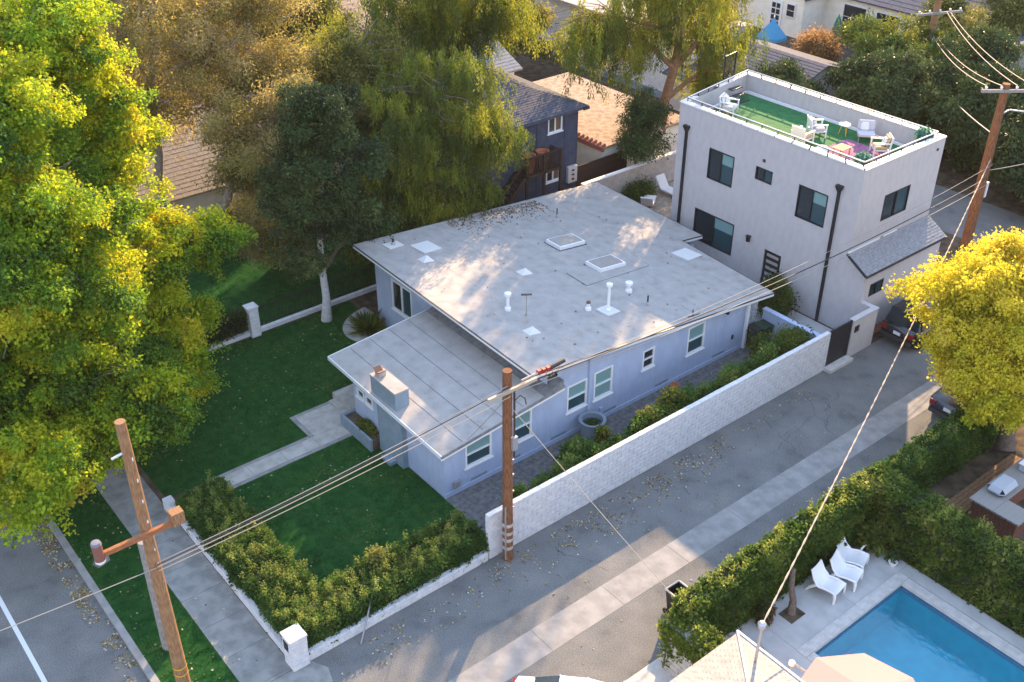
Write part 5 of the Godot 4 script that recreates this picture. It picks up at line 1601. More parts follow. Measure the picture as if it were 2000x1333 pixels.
# ---------------------------------------------------------------- neighbours
func gable(root: Node3D, x0: float, x1: float, z0: float, z1: float, h: float, rise: float, wallm: String, roofm: String, along_x: bool, over := 0.35, course := 0.28) -> void:
	var st := S()
	for e in [[Vector2(x0, z1), Vector2(x1, z1), Vector3(0, 0, -1)], [Vector2(x1, z1), Vector2(x1, z0), Vector3(-1, 0, 0)], [Vector2(x1, z0), Vector2(x0, z0), Vector3(0, 0, 1)], [Vector2(x0, z0), Vector2(x0, z1), Vector3(1, 0, 0)]]:
		var mid := (z0 + z1) / 2
		var midx := (x0 + x1) / 2
		var f := func(p: Vector2): return h + (rise * (1.0 - absf(p.y - mid) / ((z1 - z0) / 2)) if along_x else rise * (1.0 - absf(p.x - midx) / ((x1 - x0) / 2)))
		var m: Vector2 = (e[0] + e[1]) / 2
		wall(st, e[0], m, 0, f, [], e[2])
		wall(st, m, e[1], 0, f, [], e[2])
	part(st, "wall", wallm, root)
	var g := rise / ((z1 - z0) / 2 if along_x else (x1 - x0) / 2)
	for s in [-1, 1]:
		var a: Vector3
		var b: Vector3
		var c: Vector3
		var d: Vector3
		if along_x:
			var ze := (z1 + over) if s > 0 else (z0 - over)
			var zm := (z0 + z1) / 2
			a = Vector3(x0 - over, h - over * g, ze); b = Vector3(x1 + over, h - over * g, ze)
			c = Vector3(x1 + over, h + rise, zm); d = Vector3(x0 - over, h + rise, zm)
		else:
			var xe := (x1 + over) if s > 0 else (x0 - over)
			var xm := (x0 + x1) / 2
			a = Vector3(xe, h - over * g, z0 - over); b = Vector3(xe, h - over * g, z1 + over)
			c = Vector3(xm, h + rise, z1 + over); d = Vector3(xm, h + rise, z0 - over)
		var q := S()
		var up := Vector3(0, 0.1, 0)
		quad(q, a + up, b + up, c + up, d + up)
		quad(q, a, b, c, d)
		quad(q, a, b, b + up, a + up)
		quad(q, b, c, c + up, b + up)
		quad(q, d, a, a + up, d + up)
		var r := part(q, "roof", roofm, root)
		shingle_rows(r, a + up, b + up, c + up, d + up, course, course * 2.0, roofm)

func make_neighbours() -> void:
	rng.seed = 60
	# two storey dark blue house
	var B := thing("blue_house", "two storey dark slate blue house behind the garden wall", "house", Vector3(16, 0, -24))
	var a := Vector2(10.5, -20)
	var b := Vector2(20.9, -20)
	var hs := [[8.28, 9.28, 4.38, 5.38], [8.2, 9.18, 1.56, 2.28]]
	var st := S()
	wall(st, a, b, 0, 5.6, hs, Vector3(0, 0, -1))
	wall(st, b, Vector2(20.9, -28), 0, 5.6, [], Vector3(-1, 0, 0))
	wall(st, Vector2(20.9, -28), Vector2(10.5, -28), 0, 5.6, [], Vector3(0, 0, 1))
	wall(st, Vector2(10.5, -28), a, 0, 5.6, [], Vector3(1, 0, 0))
	part(st, "wall", "blue_siding", B)
	window(B, a, b, hs[0], Vector3(0, 0, -1), "slider_brown", "white_paint")
	window(B, a, b, hs[1], Vector3(0, 0, -1), "slider_brown", "white_paint")
	for x in [18.0, 19.95, 20.85]:
		part(bx(x, x + 0.06, 0, 5.55, -19.995, -19.975), "corner_trim", "blue_siding", B)
	part(bx(10.5, 20.9, 2.85, 2.95, -19.995, -19.97), "belt_trim", "blue_siding", B)
	# hip roof
	var c0 := [Vector3(10.1, 5.5, -19.6), Vector3(21.3, 5.5, -19.6), Vector3(21.3, 5.5, -28.4), Vector3(10.1, 5.5, -28.4)]
	var r0 := Vector3(14.0, 7.0, -24)
	var r1 := Vector3(17.4, 7.0, -24)
	var rs := S()
	quad(rs, c0[0], c0[1], r1, r0)
	quad(rs, c0[2], c0[3], r0, r1)
	for t in [[c0[1], c0[2], r1], [c0[3], c0[0], r0]]:
		for v in t:
			rs.add_vertex(v)
	slab(rs, rect(10.1, 21.3, -28.4, -19.6), 5.36, 5.49)
	var rf := part(rs, "roof", "shingle_slate", B)
	shingle_rows(rf, c0[0], c0[1], r1, r0, 0.22, 0.4, "shingle_slate")
	shingle_rows(rf, c0[1], c0[2], r1, r1, 0.22, 0.4, "shingle_slate")
	part(bx(20.9, 21.32, 5.34, 5.48, -19.62, -19.52), "gutter", "dark_trim", rf)
	var mb := part(bx(20.15, 20.8, 1.2, 2.15, -19.98, -19.78), "meter_cabinet", "lilac_stucco", B)
	for k in 3:
		part(lathe(S(), Vector3(20.47, 1.4 + k * 0.26, -19.76), [Vector2(0.09, 0.0), Vector2(0.09, 0.05), Vector2(0.0, 0.07)], 10), "meter", "dark_trim", mb)
	# balcony and outside stair
	var bal := part(bx(16.5, 18.95, 2.72, 2.86, -19.97, -19.0), "balcony", "brown_wood", B)
	for x in [16.56, 17.75, 18.9]:
		part(bx(x - 0.06, x + 0.06, 0, 3.85, -19.12, -19.0), "post", "brown_wood", bal)
	part(bx(16.5, 18.95, 3.78, 3.85, -19.13, -18.99), "handrail", "brown_wood", bal)
	for k in 17:
		part(bx(16.7 + k * 0.13, 16.745 + k * 0.13, 2.86, 3.78, -19.08, -19.04), "baluster", "brown_wood", bal)
	for k in 6:
		part(bx(18.87, 18.92, 2.86, 3.78, -19.2 - k * 0.14, -19.15 - k * 0.14), "baluster", "brown_wood", bal)
	for z in [-19.05, -19.9]:
		part(box(S(), Vector3(15.1, 1.42, z), Vector3(3.9, 0.24, 0.06), Basis(Vector3(0, 0, 1), 0.77)), "stringer", "brown_wood", bal)
	part(box(S(), Vector3(15.1, 2.4, -19.05), Vector3(3.9, 0.09, 0.07), Basis(Vector3(0, 0, 1), 0.77)), "stair_rail", "brown_wood", bal)
	for k in 13:
		part(bx(13.75 + k * 0.215, 14.02 + k * 0.215, 0.2 + k * 0.205, 0.24 + k * 0.205, -19.87, -19.08), "tread", "brown_wood", bal)
	for e in [[17.05, "left terracotta pot on the dark balcony of the blue house"], [17.95, "right terracotta pot on the dark balcony of the blue house"]]:
		var p := thing("balcony_pot", e[1], "pot", Vector3(e[0], 2.86, -19.45), "terracotta pots on the balcony")
		part(lathe(S(), Vector3.ZERO, [Vector2(0.0, 0.0), Vector2(0.22, 0.0), Vector2(0.33, 0.85), Vector2(0.36, 0.85), Vector2(0.36, 0.98), Vector2(0.3, 0.98), Vector2(0.27, 0.8), Vector2(0, 0.8)], 16), "pot", "terracotta", p, true)
	solo(bx(20.95, 24.9, 0, 1.9, -20.1, -20.02), "board_gate", "brown_wood", "dark brown board side gate right of the blue house", "gate")
	# low garage with tan gravel roof and red tile edge
	var G := thing("tan_roof_garage", "low garage with sunlit tan gravel roof and red tile edge", "garage", Vector3(26.5, 0, -25))
	part(bx(23.3, 30.0, 0, 2.3, -31, -20.4), "wall", "cream_paint", G)
	part(bx(23.1, 30.2, 2.3, 2.44, -31.2, -20.2), "roof", "tan_gravel_roof", G)
	for k in 30:
		part(tube(S(), [Vector3(22.98, 2.40, -20.3 - k * 0.36), Vector3(23.35, 2.52, -20.3 - k * 0.36)], [0.10, 0.09], 8), "edge_tile", "red_tile", G)
	part(bx(23.0, 23.12, 2.2, 2.38, -31.2, -20.1), "fascia", "red_tile", G)
	var W := thing("white_outbuilding", "long plain white building wall beyond the tan garage roof", "building", Vector3(39, 0, -34))
	part(bx(36.4, 42, 0, 4.4, -46, -26.2), "wall", "white_block", W)
	part(bx(36.1, 42.3, 4.4, 4.6, -46.2, -26.0), "roof", "roofing", W)
	part(bx(36.33, 36.4, 0, 0.5, -46, -26.2), "plinth", "chimney_paint", W)
	# cream house at the top
	var Cm := thing("cream_house", "cream bungalow with slate roof and white trimmed windows at the top right", "house", Vector3(60, 0, -30))
	gable(Cm, 54.7, 66, -37.5, -31.0, 3.3, 1.9, "cream_paint", "shingle_slate", true, 0.35, 0.5)
	gable(Cm, 57.6, 70, -31.0, -14.0, 3.3, 2.2, "cream_paint", "shingle_slate", false, 0.35, 0.5)
	var fd := part(bx(54.6, 54.68, 0.15, 2.6, -34.2, -33.0), "door", "white_paint", Cm)
	for r in 4:
		for k in 2:
			part(bx(54.57, 54.6, 0.55 + r * 0.48, 0.93 + r * 0.48, -34.0 + k * 0.45, -33.65 + k * 0.45), "pane", "glass_dark", fd)
	for e in [[54.6, -32.5, -31.8, 1.6, 2.5], [57.5, -29.2, -27.2, 0.9, 2.7], [57.5, -26.2, -24.2, 0.9, 2.7], [57.5, -22.5, -20.5, 0.9, 2.7]]:
		var wn := part(bx(e[0], e[0] + 0.08, e[3] - 0.1, e[4] + 0.1, e[1] - 0.1, e[2] + 0.1), "window", "white_paint", Cm)
		part(bx(e[0] - 0.03, e[0], e[3], (e[3] + e[4]) / 2 - 0.03, e[1], e[2]), "pane", "glass_dark", wn)
		part(bx(e[0] - 0.03, e[0], (e[3] + e[4]) / 2 + 0.03, e[4], e[1], e[2]), "pane", "glass_dark", wn)
	for e in [["tent_blue", Vector3(50.5, 0, -30.5), "blue pointed garden canopy in front of the cream house"], ["tent_green", Vector3(54.5, 0, -27.5), "dark green closed parasol beside the cream house windows"]]:
		var t := thing("garden_canopy", e[2], "canopy", e[1])
		part(lathe(S(), Vector3(0, 0.0, 0), [Vector2(0.0, 2.7), Vector2(0.25, 2.2), Vector2(1.15, 1.2), Vector2(1.2, 1.0)] if e[0] == "tent_blue" else [Vector2(0.0, 2.9), Vector2(0.2, 2.4), Vector2(0.5, 1.2), Vector2(0.55, 0.7)], 6), "cloth", e[0], t, true)
		part(tube(S(), [Vector3.ZERO, Vector3(0, 2.72, 0)], [0.04], 6), "pole", "white_paint", t, true)
	shrub("dry_bush", "dry orange tan bush in front of the cream house", Vector3(51.5, 0, -27.0), Vector3(2.2, 1.1, 1.6), 420, "fine", [[0.18, 0.10, 0.04], [0.34, 0.20, 0.09], [0.48, 0.30, 0.16]], "", 0.5, 2.2)
	var D := thing("slate_roof_garage", "slate roofed garage behind the rooftop deck house", "garage", Vector3(40, 0, -23))
	gable(D, 35.5, 45.5, -27.0, -18.5, 2.4, 1.6, "lilac_stucco", "shingle_slate", false, 0.35, 0.3)
	var R := thing("grey_roof_house", "grey shingle roofed house among trees at the right edge", "house", Vector3(60, 0, -11))
	gable(R, 53.5, 66, -16.5, -5.5, 2.7, 2.0, "cream_paint", "shingle_slate", true, 0.5, 0.5)
	var Ta := thing("tan_roof_house", "house with sunlit tan shingle roof behind the left trees", "house", Vector3(6, 0, -34))
	gable(Ta, 0.0, 14, -40.0, -29.5, 2.4, 2.3, "cream_paint", "shingle_tan", true, 0.4, 0.3)
	var Tb := thing("pink_roof_house", "distant house with pale pink brown roof at the top centre", "house", Vector3(26, 0, -52))
	gable(Tb, 20, 33, -58, -46, 3.0, 2.0, "cream_paint", "tan_gravel_roof", true, 0.4, 0.6)
	var Tc := thing("grey_shingle_house", "house with light grey shingle roof glimpsed through the pepper tree", "house", Vector3(20, 0, -37))
	gable(Tc, 16.5, 27, -41, -33, 3.0, 1.8, "cream_paint", "shingle_gray", true, 0.4, 0.3)
	# garage at the bottom edge with a hip roof
	var K := thing("hip_roof_garage", "small garage with pale hip roof at the picture's bottom edge", "garage", Vector3(-1.5, 0, 11))
	part(bx(-4.8, 1.3, 0, 2.56, 8.75, 13.4), "wall", "cream_paint", K)
	var k0 := [Vector3(-5.0, 2.6, 13.6), Vector3(-5.0, 2.6, 8.55), Vector3(1.5, 2.6, 8.55), Vector3(1.5, 2.6, 13.6)]
	var kr := [Vector3(-2.6, 3.7, 11.07), Vector3(-1.0, 3.7, 11.07)]
	var ks := S()
	quad(ks, k0[1], k0[2], kr[1], kr[0])
	quad(ks, k0[3], k0[0], kr[0], kr[1])
	for t in [[k0[2], k0[3], kr[1]], [k0[0], k0[1], kr[0]]]:
		for v in t:
			ks.add_vertex(v)
	slab(ks, rect(-5.0, 1.5, 8.55, 13.6), 2.5, 2.59)
	var kf := part(ks, "roof", "pale_shingle", K)
	shingle_rows(kf, k0[1], k0[2], kr[1], kr[0], 0.14, 0.3, "pale_shingle")
	shingle_rows(kf, k0[2], k0[3], kr[1], kr[1], 0.14, 0.3, "pale_shingle")
	part(bx(1.5, 1.56, 2.46, 2.66, 8.5, 13.6), "fascia", "white_paint", kf)
	part(tube(S(), [k0[2] + Vector3(0, 0.03, 0), kr[1] + Vector3(0, 0.03, 0)], [0.035], 6), "hip_cap", "off_white", kf)
	var mast := part(tube(S(), [Vector3(0.85, 2.6, 9.7), Vector3(0.98, 4.15, 9.62)], [0.045], 8), "service_mast", "galvanized", K)
	part(lathe(S(), Vector3(0.98, 4.12, 9.62), [Vector2(0.05, -0.1), Vector2(0.11, 0.0), Vector2(0.12, 0.12), Vector2(0.05, 0.2), Vector2(0, 0.2)], 12), "weatherhead", "galvanized", mast)
	# barbecue yard on the right
	var q := thing("brick_barbecue", "brick barbecue counter with wooden top in the shady right hand yard", "barbecue", Vector3(15.6, 0, 9.6))
	part(bx(14.0, 14.75, 0, 0.88, 8.75, 10.4), "base", "brick", q)
	part(bx(14.75, 17.5, 0, 0.88, 8.75, 9.45), "base", "brick", q)
	part(bx(13.9, 17.6, 0.88, 0.95, 8.65, 9.55), "counter", "gray_wood", q)
	part(bx(13.9, 14.85, 0.88, 0.95, 9.56, 10.5), "counter", "gray_wood", q)
	var gc := thing("covered_grill", "grill under a pale grey cover on the brick barbecue", "grill", Vector3(15.2, 0.95, 9.1))
	part_mesh(cbox(Vector3(1.15, 0.34, 0.72), 0.14), "cover", "grill_cover", gc, true).position = Vector3(0, 0.17, 0)
	var dk := thing("timber_deck", "narrow timber deck boards beside the brick barbecue", "deck", Vector3(15, 0, 8.2))
	for k in 5:
		part(bx(13.3, 18.5, 0.02, 0.14, 7.85 + k * 0.15, 7.985 + k * 0.15), "board", "deck_wood", dk)
	var tub := thing("storage_tub", "pale blue plastic tub on the barbecue counter", "tub", Vector3(16.9, 0.95, 9.1))
	part_mesh(cbox(Vector3(0.5, 0.3, 0.4), 0.04), "box", "grill_cover", tub, true).position = Vector3(0, 0.15, 0)
	part(box(S(), Vector3(0, 0.31, 0), Vector3(0.54, 0.03, 0.44)), "lid", "white_plastic", tub, true)
	# patio loungers behind the bungalow
	for e in [[Vector3(23.3, 0.004, -16.6), 2.2, "white sun lounger on the sunny back patio by the bungalow roof corner"], [Vector3(25.4, 0.004, -17.0), 0.0, "white patio sofa seat against the garden wall near the lounger"]]:
		var l := thing("patio_lounger", e[2], "lounger", e[0])
		l.rotation.y = e[1]
		legs(l, [-0.28, 0.28], [-0.7, 0.7], 0.28, 0.05, "warm_white")
		part(box(S(), Vector3(0, 0.30, 0.25), Vector3(0.66, 0.08, 1.3)), "seat", "cushion_pale", l, true)
		part(box(S(), Vector3(0, 0.62, -0.62), Vector3(0.66, 0.08, 0.8), Basis(Vector3(1, 0, 0), 0.95)), "backrest", "cushion_pale", l, true)

# ---------------------------------------------------------------- poles and wires
func steps_on(root: Node3D, at: Vector3, r: float, ys: Array, mat: String) -> void:
	var k := 0
	for y in ys:
		var a := 0.9 if k % 2 else -0.9
		var d := Vector3(cos(a + 0.9), 0, sin(a + 0.9))
		part(tube(S(), [at + Vector3(0, y, 0) + d * r * 0.8, at + Vector3(0, y, 0) + d * (r + 0.13), at + Vector3(0, y + 0.04, 0) + d * (r + 0.14)], [0.012], 5), "pole_step", mat, root, true)
		k += 1

func make_poles() -> void:
	# near left pole with crossarm
	var P := thing("utility_pole", "tall orange brown wooden pole with crossarm in the parkway grass", "utility pole", Vector3(-10.9, 0, -1.85), "utility poles")
	part(tube(S(), [Vector3(0, -0.1, 0), Vector3(0, 3, 0), Vector3(0.0, 9.85, 0)], [0.21, 0.185, 0.135], 16), "pole", "pole_wood_pale", P, true)
	for y in [0.62, 0.9]:
		part(lathe(S(), Vector3(0, y, 0), [Vector2(0.214, 0), Vector2(0.214, 0.045)], 16), "band", "yellow_band", P, true)
	var arm := part(box(S(), Vector3(-0.28, 6.25, 0.2), Vector3(1.9, 0.15, 0.11)), "crossarm", "arm_wood", P, true)
	var tf := part(lathe(S(), Vector3(-1.36, 6.05, 0.2), [Vector2(0, 0.66), Vector2(0.12, 0.65), Vector2(0.135, 0.6), Vector2(0.135, 0.08), Vector2(0.12, 0.0), Vector2(0, 0)], 18), "transformer", "transformer_red", P, true)
	part(lathe(S(), Vector3(-1.36, 6.05, 0.2), [Vector2(0, 0.70), Vector2(0.115, 0.68), Vector2(0.14, 0.60)], 18), "lid", "transformer_lid", tf, true)
	part(lathe(S(), Vector3(-1.36, 6.05, 0.2), [Vector2(0.138, 0.08), Vector2(0.138, 0.02), Vector2(0.08, -0.06)], 18), "porcelain_base", "white_plastic", tf, true)
	part(box(S(), Vector3(0.8, 6.4, 0.2), Vector3(0.34, 0.4, 0.3)), "junction_block", "pole_wood_pale", P, true)
	for y in [1.6, 2.3, 3.0, 3.7, 4.4, 5.1, 5.6, 6.6, 7.3, 8.0, 8.7]:
		var bl := S()
		box(bl, Vector3(0.05, y, 0.165 - y * 0.004), Vector3(0.035, 0.10, 0.03))
		part(bl, "step_bolt", "plate_white", P, true)
	part(tube(S(), [Vector3(-0.13, 8.9, 0), Vector3(-0.42, 8.85, 0.0)], [0.035], 8), "insulator", "lamp_clear", P, true)
	var Q := thing("pole_stub", "weathered grey pole stub with metal steps behind the orange pole", "pole", Vector3(-10.6, 0, -3.6))
	part(tube(S(), [Vector3(0, -0.1, 0), Vector3(0, 4.4, 0)], [0.22, 0.18], 14), "pole", "gray_wood", Q, true)
	steps_on(Q, Vector3.ZERO, 0.19, [1.2, 1.7, 2.2, 2.7, 3.2, 3.7], "plate_white")
	# alley pole
	var A := thing("utility_pole", "dark brown wooden pole with cable gear standing against the alley wall", "utility pole", Vector3(0, 0, 0), "utility poles")
	part(tube(S(), [Vector3(0, -0.1, 0), Vector3(0, 3, 0), Vector3(0, 7.72, 0)], [0.185, 0.17, 0.15], 16), "pole", "pole_wood", A, true)
	for y in [0.5, 0.85, 1.15, 1.5]:
		part(lathe(S(), Vector3(0, y, 0), [Vector2(0.186, 0), Vector2(0.186, 0.14)], 16), "tag_band", "beige_wall", A, true)
	part(box(S(), Vector3(0.05, 7.1, 0.2), Vector3(1.9, 0.11, 0.09), Basis(Vector3(0, 0, 1), 0.0)), "crossarm", "wire_tan", A, true)
	part(box(S(), Vector3(0.12, 5.0, 0.2), Vector3(0.2, 0.5, 0.12)), "cable_box", "dull_metal", A, true)
	part(tube(S(), [Vector3(0.16, 4.4, 0.14), Vector3(0.17, 5.6, 0.14), Vector3(0.16, 7.0, 0.15)], [0.035], 7), "riser_conduit", "bronze", A, true)
	part(tube(S(), [Vector3(0.16, 6.6, 0.15), Vector3(0.35, 6.75, 0.2), Vector3(0.5, 6.6, 0.25), Vector3(0.55, 6.35, 0.25)], [0.02], 6), "drip_loop", "wire_black", A, true)
	part(tube(S(), [Vector3(-0.17, 0.1, 0.1), Vector3(-0.17, 2.4, 0.1)], [0.03], 6), "ground_guard", "dull_metal", A, true)
	for y in [2.2, 2.9, 3.6, 4.2]:
		part(box(S(), Vector3(0.17, y, 0.05), Vector3(0.1, 0.05, 0.05)), "pole_step", "galvanized", A, true)
	var sp := thing("splice_case", "black and red cable splice hanging on the wires beside the alley pole", "cable splice", Vector3(1.55, 7.02, -0.1))
	part(tube(S(), [Vector3(-0.9, -0.02, 0), Vector3(-0.25, 0.0, 0)], [0.045], 8), "sleeve", "beige_wall", sp, true)
	part(tube(S(), [Vector3(0.25, -0.02, 0), Vector3(0.85, 0.02, 0)], [0.075], 10), "case", "wire_black", sp, true)
	for k in 3:
		part(box(S(), Vector3(-0.2 + k * 0.17, 0.02, 0.02 * k), Vector3(0.12, 0.14, 0.12)), "clamp", "red_part", sp, true)
	for k in 3:
		part(tube(S(), [Vector3(-0.2 + k * 0.25, 0, 0), Vector3(-0.12 + k * 0.25, -0.3, 0.04), Vector3(0.05 + k * 0.25, -0.32, 0.04), Vector3(0.15 + k * 0.25, 0, 0)], [0.014], 5), "loop", "wire_tan", sp, true)
	# pole by the cross alley and the far pole
	var R := thing("utility_pole", "brown wooden pole with street lamp arm right of the rooftop house", "utility pole", Vector3(32.0, 0, -2.5), "utility poles")
	part(tube(S(), [Vector3(0, -0.1, 0), Vector3(0, 4, 0), Vector3(0, 9.0, 0)], [0.27, 0.24, 0.18], 14), "pole", "pole_wood", R, true)
	part(box(S(), Vector3(0, 8.7, 0.2), Vector3(0.12, 0.14, 2.6), Basis(Vector3.UP, 0.9)), "crossarm", "gray_wood", R, true)
	for k in 4:
		var o := Vector3(sin(0.9), 0, cos(0.9)) * (-1.1 + k * 0.72)
		part(lathe(S(), Vector3(o.x, 8.77, o.z + 0.2), [Vector2(0.05, 0), Vector2(0.07, 0.12), Vector2(0, 0.18)], 8), "insulator", "plate_white", R, true)
	part(tube(S(), [Vector3(0.1, 7.4, 0), Vector3(0.5, 7.65, 0.2), Vector3(1.4, 7.5, 0.8)], [0.045], 7), "lamp_arm", "galvanized", R, true)
	part(box(S(), Vector3(1.5, 7.47, 0.85), Vector3(0.5, 0.1, 0.22), Basis(Vector3.UP, -0.5)), "lamp_head", "galvanized", R, true)
	part(box(S(), Vector3(0.22, 3.6, 0.15), Vector3(0.16, 0.8, 0.2)), "cable_box", "plate_white", R, true)
	var F := thing("utility_pole", "far wooden pole with three crossarms among the dark trees", "utility pole", Vector3(49, 0, -16.5), "utility poles")
	part(tube(S(), [Vector3(0, -0.1, 0), Vector3(0, 4, 0), Vector3(0, 8.2, 0)], [0.3, 0.26, 0.2], 12), "pole", "pole_wood_pale", F, true)
	for e in [[6.3, 3.4, 0.5], [4.6, 3.6, 1.35], [2.7, 2.2, 1.35]]:
		var ar := part(box(S(), Vector3(0, e[0], 0.25), Vector3(e[1], 0.14, 0.12), Basis(Vector3.UP, e[2] - 0.9)), "crossarm", "gray_wood", F, true)
		for k in 5:
			var dd: Vector3 = Vector3(cos(e[2] - 0.9), 0, -sin(e[2] - 0.9)) * (-0.45 + k * 0.225) * e[1]
			part(lathe(S(), Vector3(0, e[0] + 0.06, 0.25) + dd, [Vector2(0.05, 0), Vector2(0.08, 0.14), Vector2(0, 0.2)], 8), "insulator", "plate_white", ar, true)
	part(tube(S(), [Vector3(-0.45, 7.3, 0), Vector3(-0.45, 8.0, 0)], [0.22], 12), "transformer", "plate_white", F, true)
	# wires
	var gs := "overhead wires"
	for e in [[7.28, 5.14, 0.0, "wire_gray"], [7.24, 5.10, 0.06, "wire_black"], [7.20, 5.05, 0.12, "wire_tan"], [7.16, 5.0, 0.05, "wire_gray"], [6.95, 4.9, 0.12, "wire_tan"]]:
		solo(wire(Vector3(-0.1, e[0], 0.16 + e[2]), Vector3(-10.9, e[1], -1.67 + e[2] * 0.5), 0.12, 0.013), "overhead_wire", e[3], "one strand of the cable bundle between alley pole and orange pole", "wire", gs)
	solo(wire(Vector3(-10.95, 5.05, -1.6), Vector3(-34, 5.0, -5.6), 0.5, 0.014), "overhead_wire", "wire_gray", "cable leaving the orange pole across the street", "wire", gs)
	for e in [[7.12, 4.3, 0.0, 0.024], [7.0, 4.0, 0.1, 0.014], [7.22, 5.0, 0.08, 0.010]]:
		solo(wire(Vector3(0.1, e[0], 0.15 + e[2]), Vector3(32.0, e[1], -2.28 + e[2]), 0.55, e[3], 20), "overhead_wire", "wire_black" if e[3] > 0.02 else "wire_gray", {0.024: "thick black cable", 0.014: "grey cable below the thick one", 0.010: "thinnest upper wire"}[e[3]] + " from alley pole past the bungalow eave", "wire", gs)
	solo(wire(Vector3(0.1, 6.3, 0.15), Vector3(1.5, 1.95, 6.6), 0.05, 0.011), "overhead_wire", "wire_tan", "thin guy wire crossing the alley down to the ivy hedge", "wire", gs)
	solo(wire(Vector3(-0.05, 6.5, -0.14), Vector3(1.0, 2.5, -3.5), 0.03, 0.011), "overhead_wire", "wire_gray", "thin drop wire from alley pole to the front roof edge", "wire", gs)
	var tw := S()
	var p0 := Vector3(31.9, 5.3, -2.3)
	var p1 := Vector3(0.98, 4.2, 9.62)
	var ptsA := []
	var ptsB := []
	for i in 161:
		var t := i / 160.0
		var c := p0.lerp(p1, t) + Vector3.DOWN * 0.5 * 4 * t * (1 - t)
		var an := t * 190.0
		var o := Vector3(0, cos(an), sin(an)) * 0.016
		ptsA.append(c + o)
		ptsB.append(c - o)
	tube(tw, ptsA, [0.017], 5, false)
	tube(tw, ptsB, [0.017], 5, false)
	solo(tw, "service_drop", "wire_tan", "thick twisted service cable sloping from right pole to the garage mast", "wire", gs)
	for k in 4:
		var o := Vector3(sin(0.9), 0, cos(0.9)) * (-1.1 + k * 0.72)
		var which: String = ["first", "second", "third", "fourth"][k]
		solo(wire(Vector3(32.0 + o.x, 8.95, -2.3 + o.z), Vector3(49, 4.8 + (1.7 if k > 1 else 0.0), -16.4 + 0.3 * k), 0.4, 0.022), "overhead_wire", "wire_tan", which + " pale wire from the left between right pole and far pole", "wire", gs)
	solo(wire(Vector3(32.0, 6.4, -2.3), Vector3(49, 2.6, -16.3), 0.3, 0.03), "overhead_wire", "wire_gray", "lower wire between the right pole and far pole", "wire", gs)
	solo(wire(Vector3(32.2, 4.6, -2.4), Vector3(44, 5.6, 1.5), 0.3, 0.022), "overhead_wire", "wire_gray", "cable leaving the right pole over the picture's right edge", "wire", gs)
	var gp := thing("leaning_conduit", "grey metal pipe leaning out of the hedge over the low alley wall", "pipe", Vector3(-4.8, 0, 0.0))
	part(tube(S(), [Vector3(-1.15, 0.02, 0.12), Vector3(-0.4, 0.75, -0.45), Vector3(0.15, 1.25, -0.85)], [0.028], 7), "pipe", "dull_metal", gp, true)
	solo(slab(S(), [Vector2(-11.15, -8.55), Vector2(-11.05, -8.25), Vector2(-10.6, -8.4), Vector2(-10.55, -8.75), Vector2(-10.95, -8.85)], 0.0, 0.03), "meter_cover", "concrete", "small concrete meter cover lying in the parkway grass", "cover")

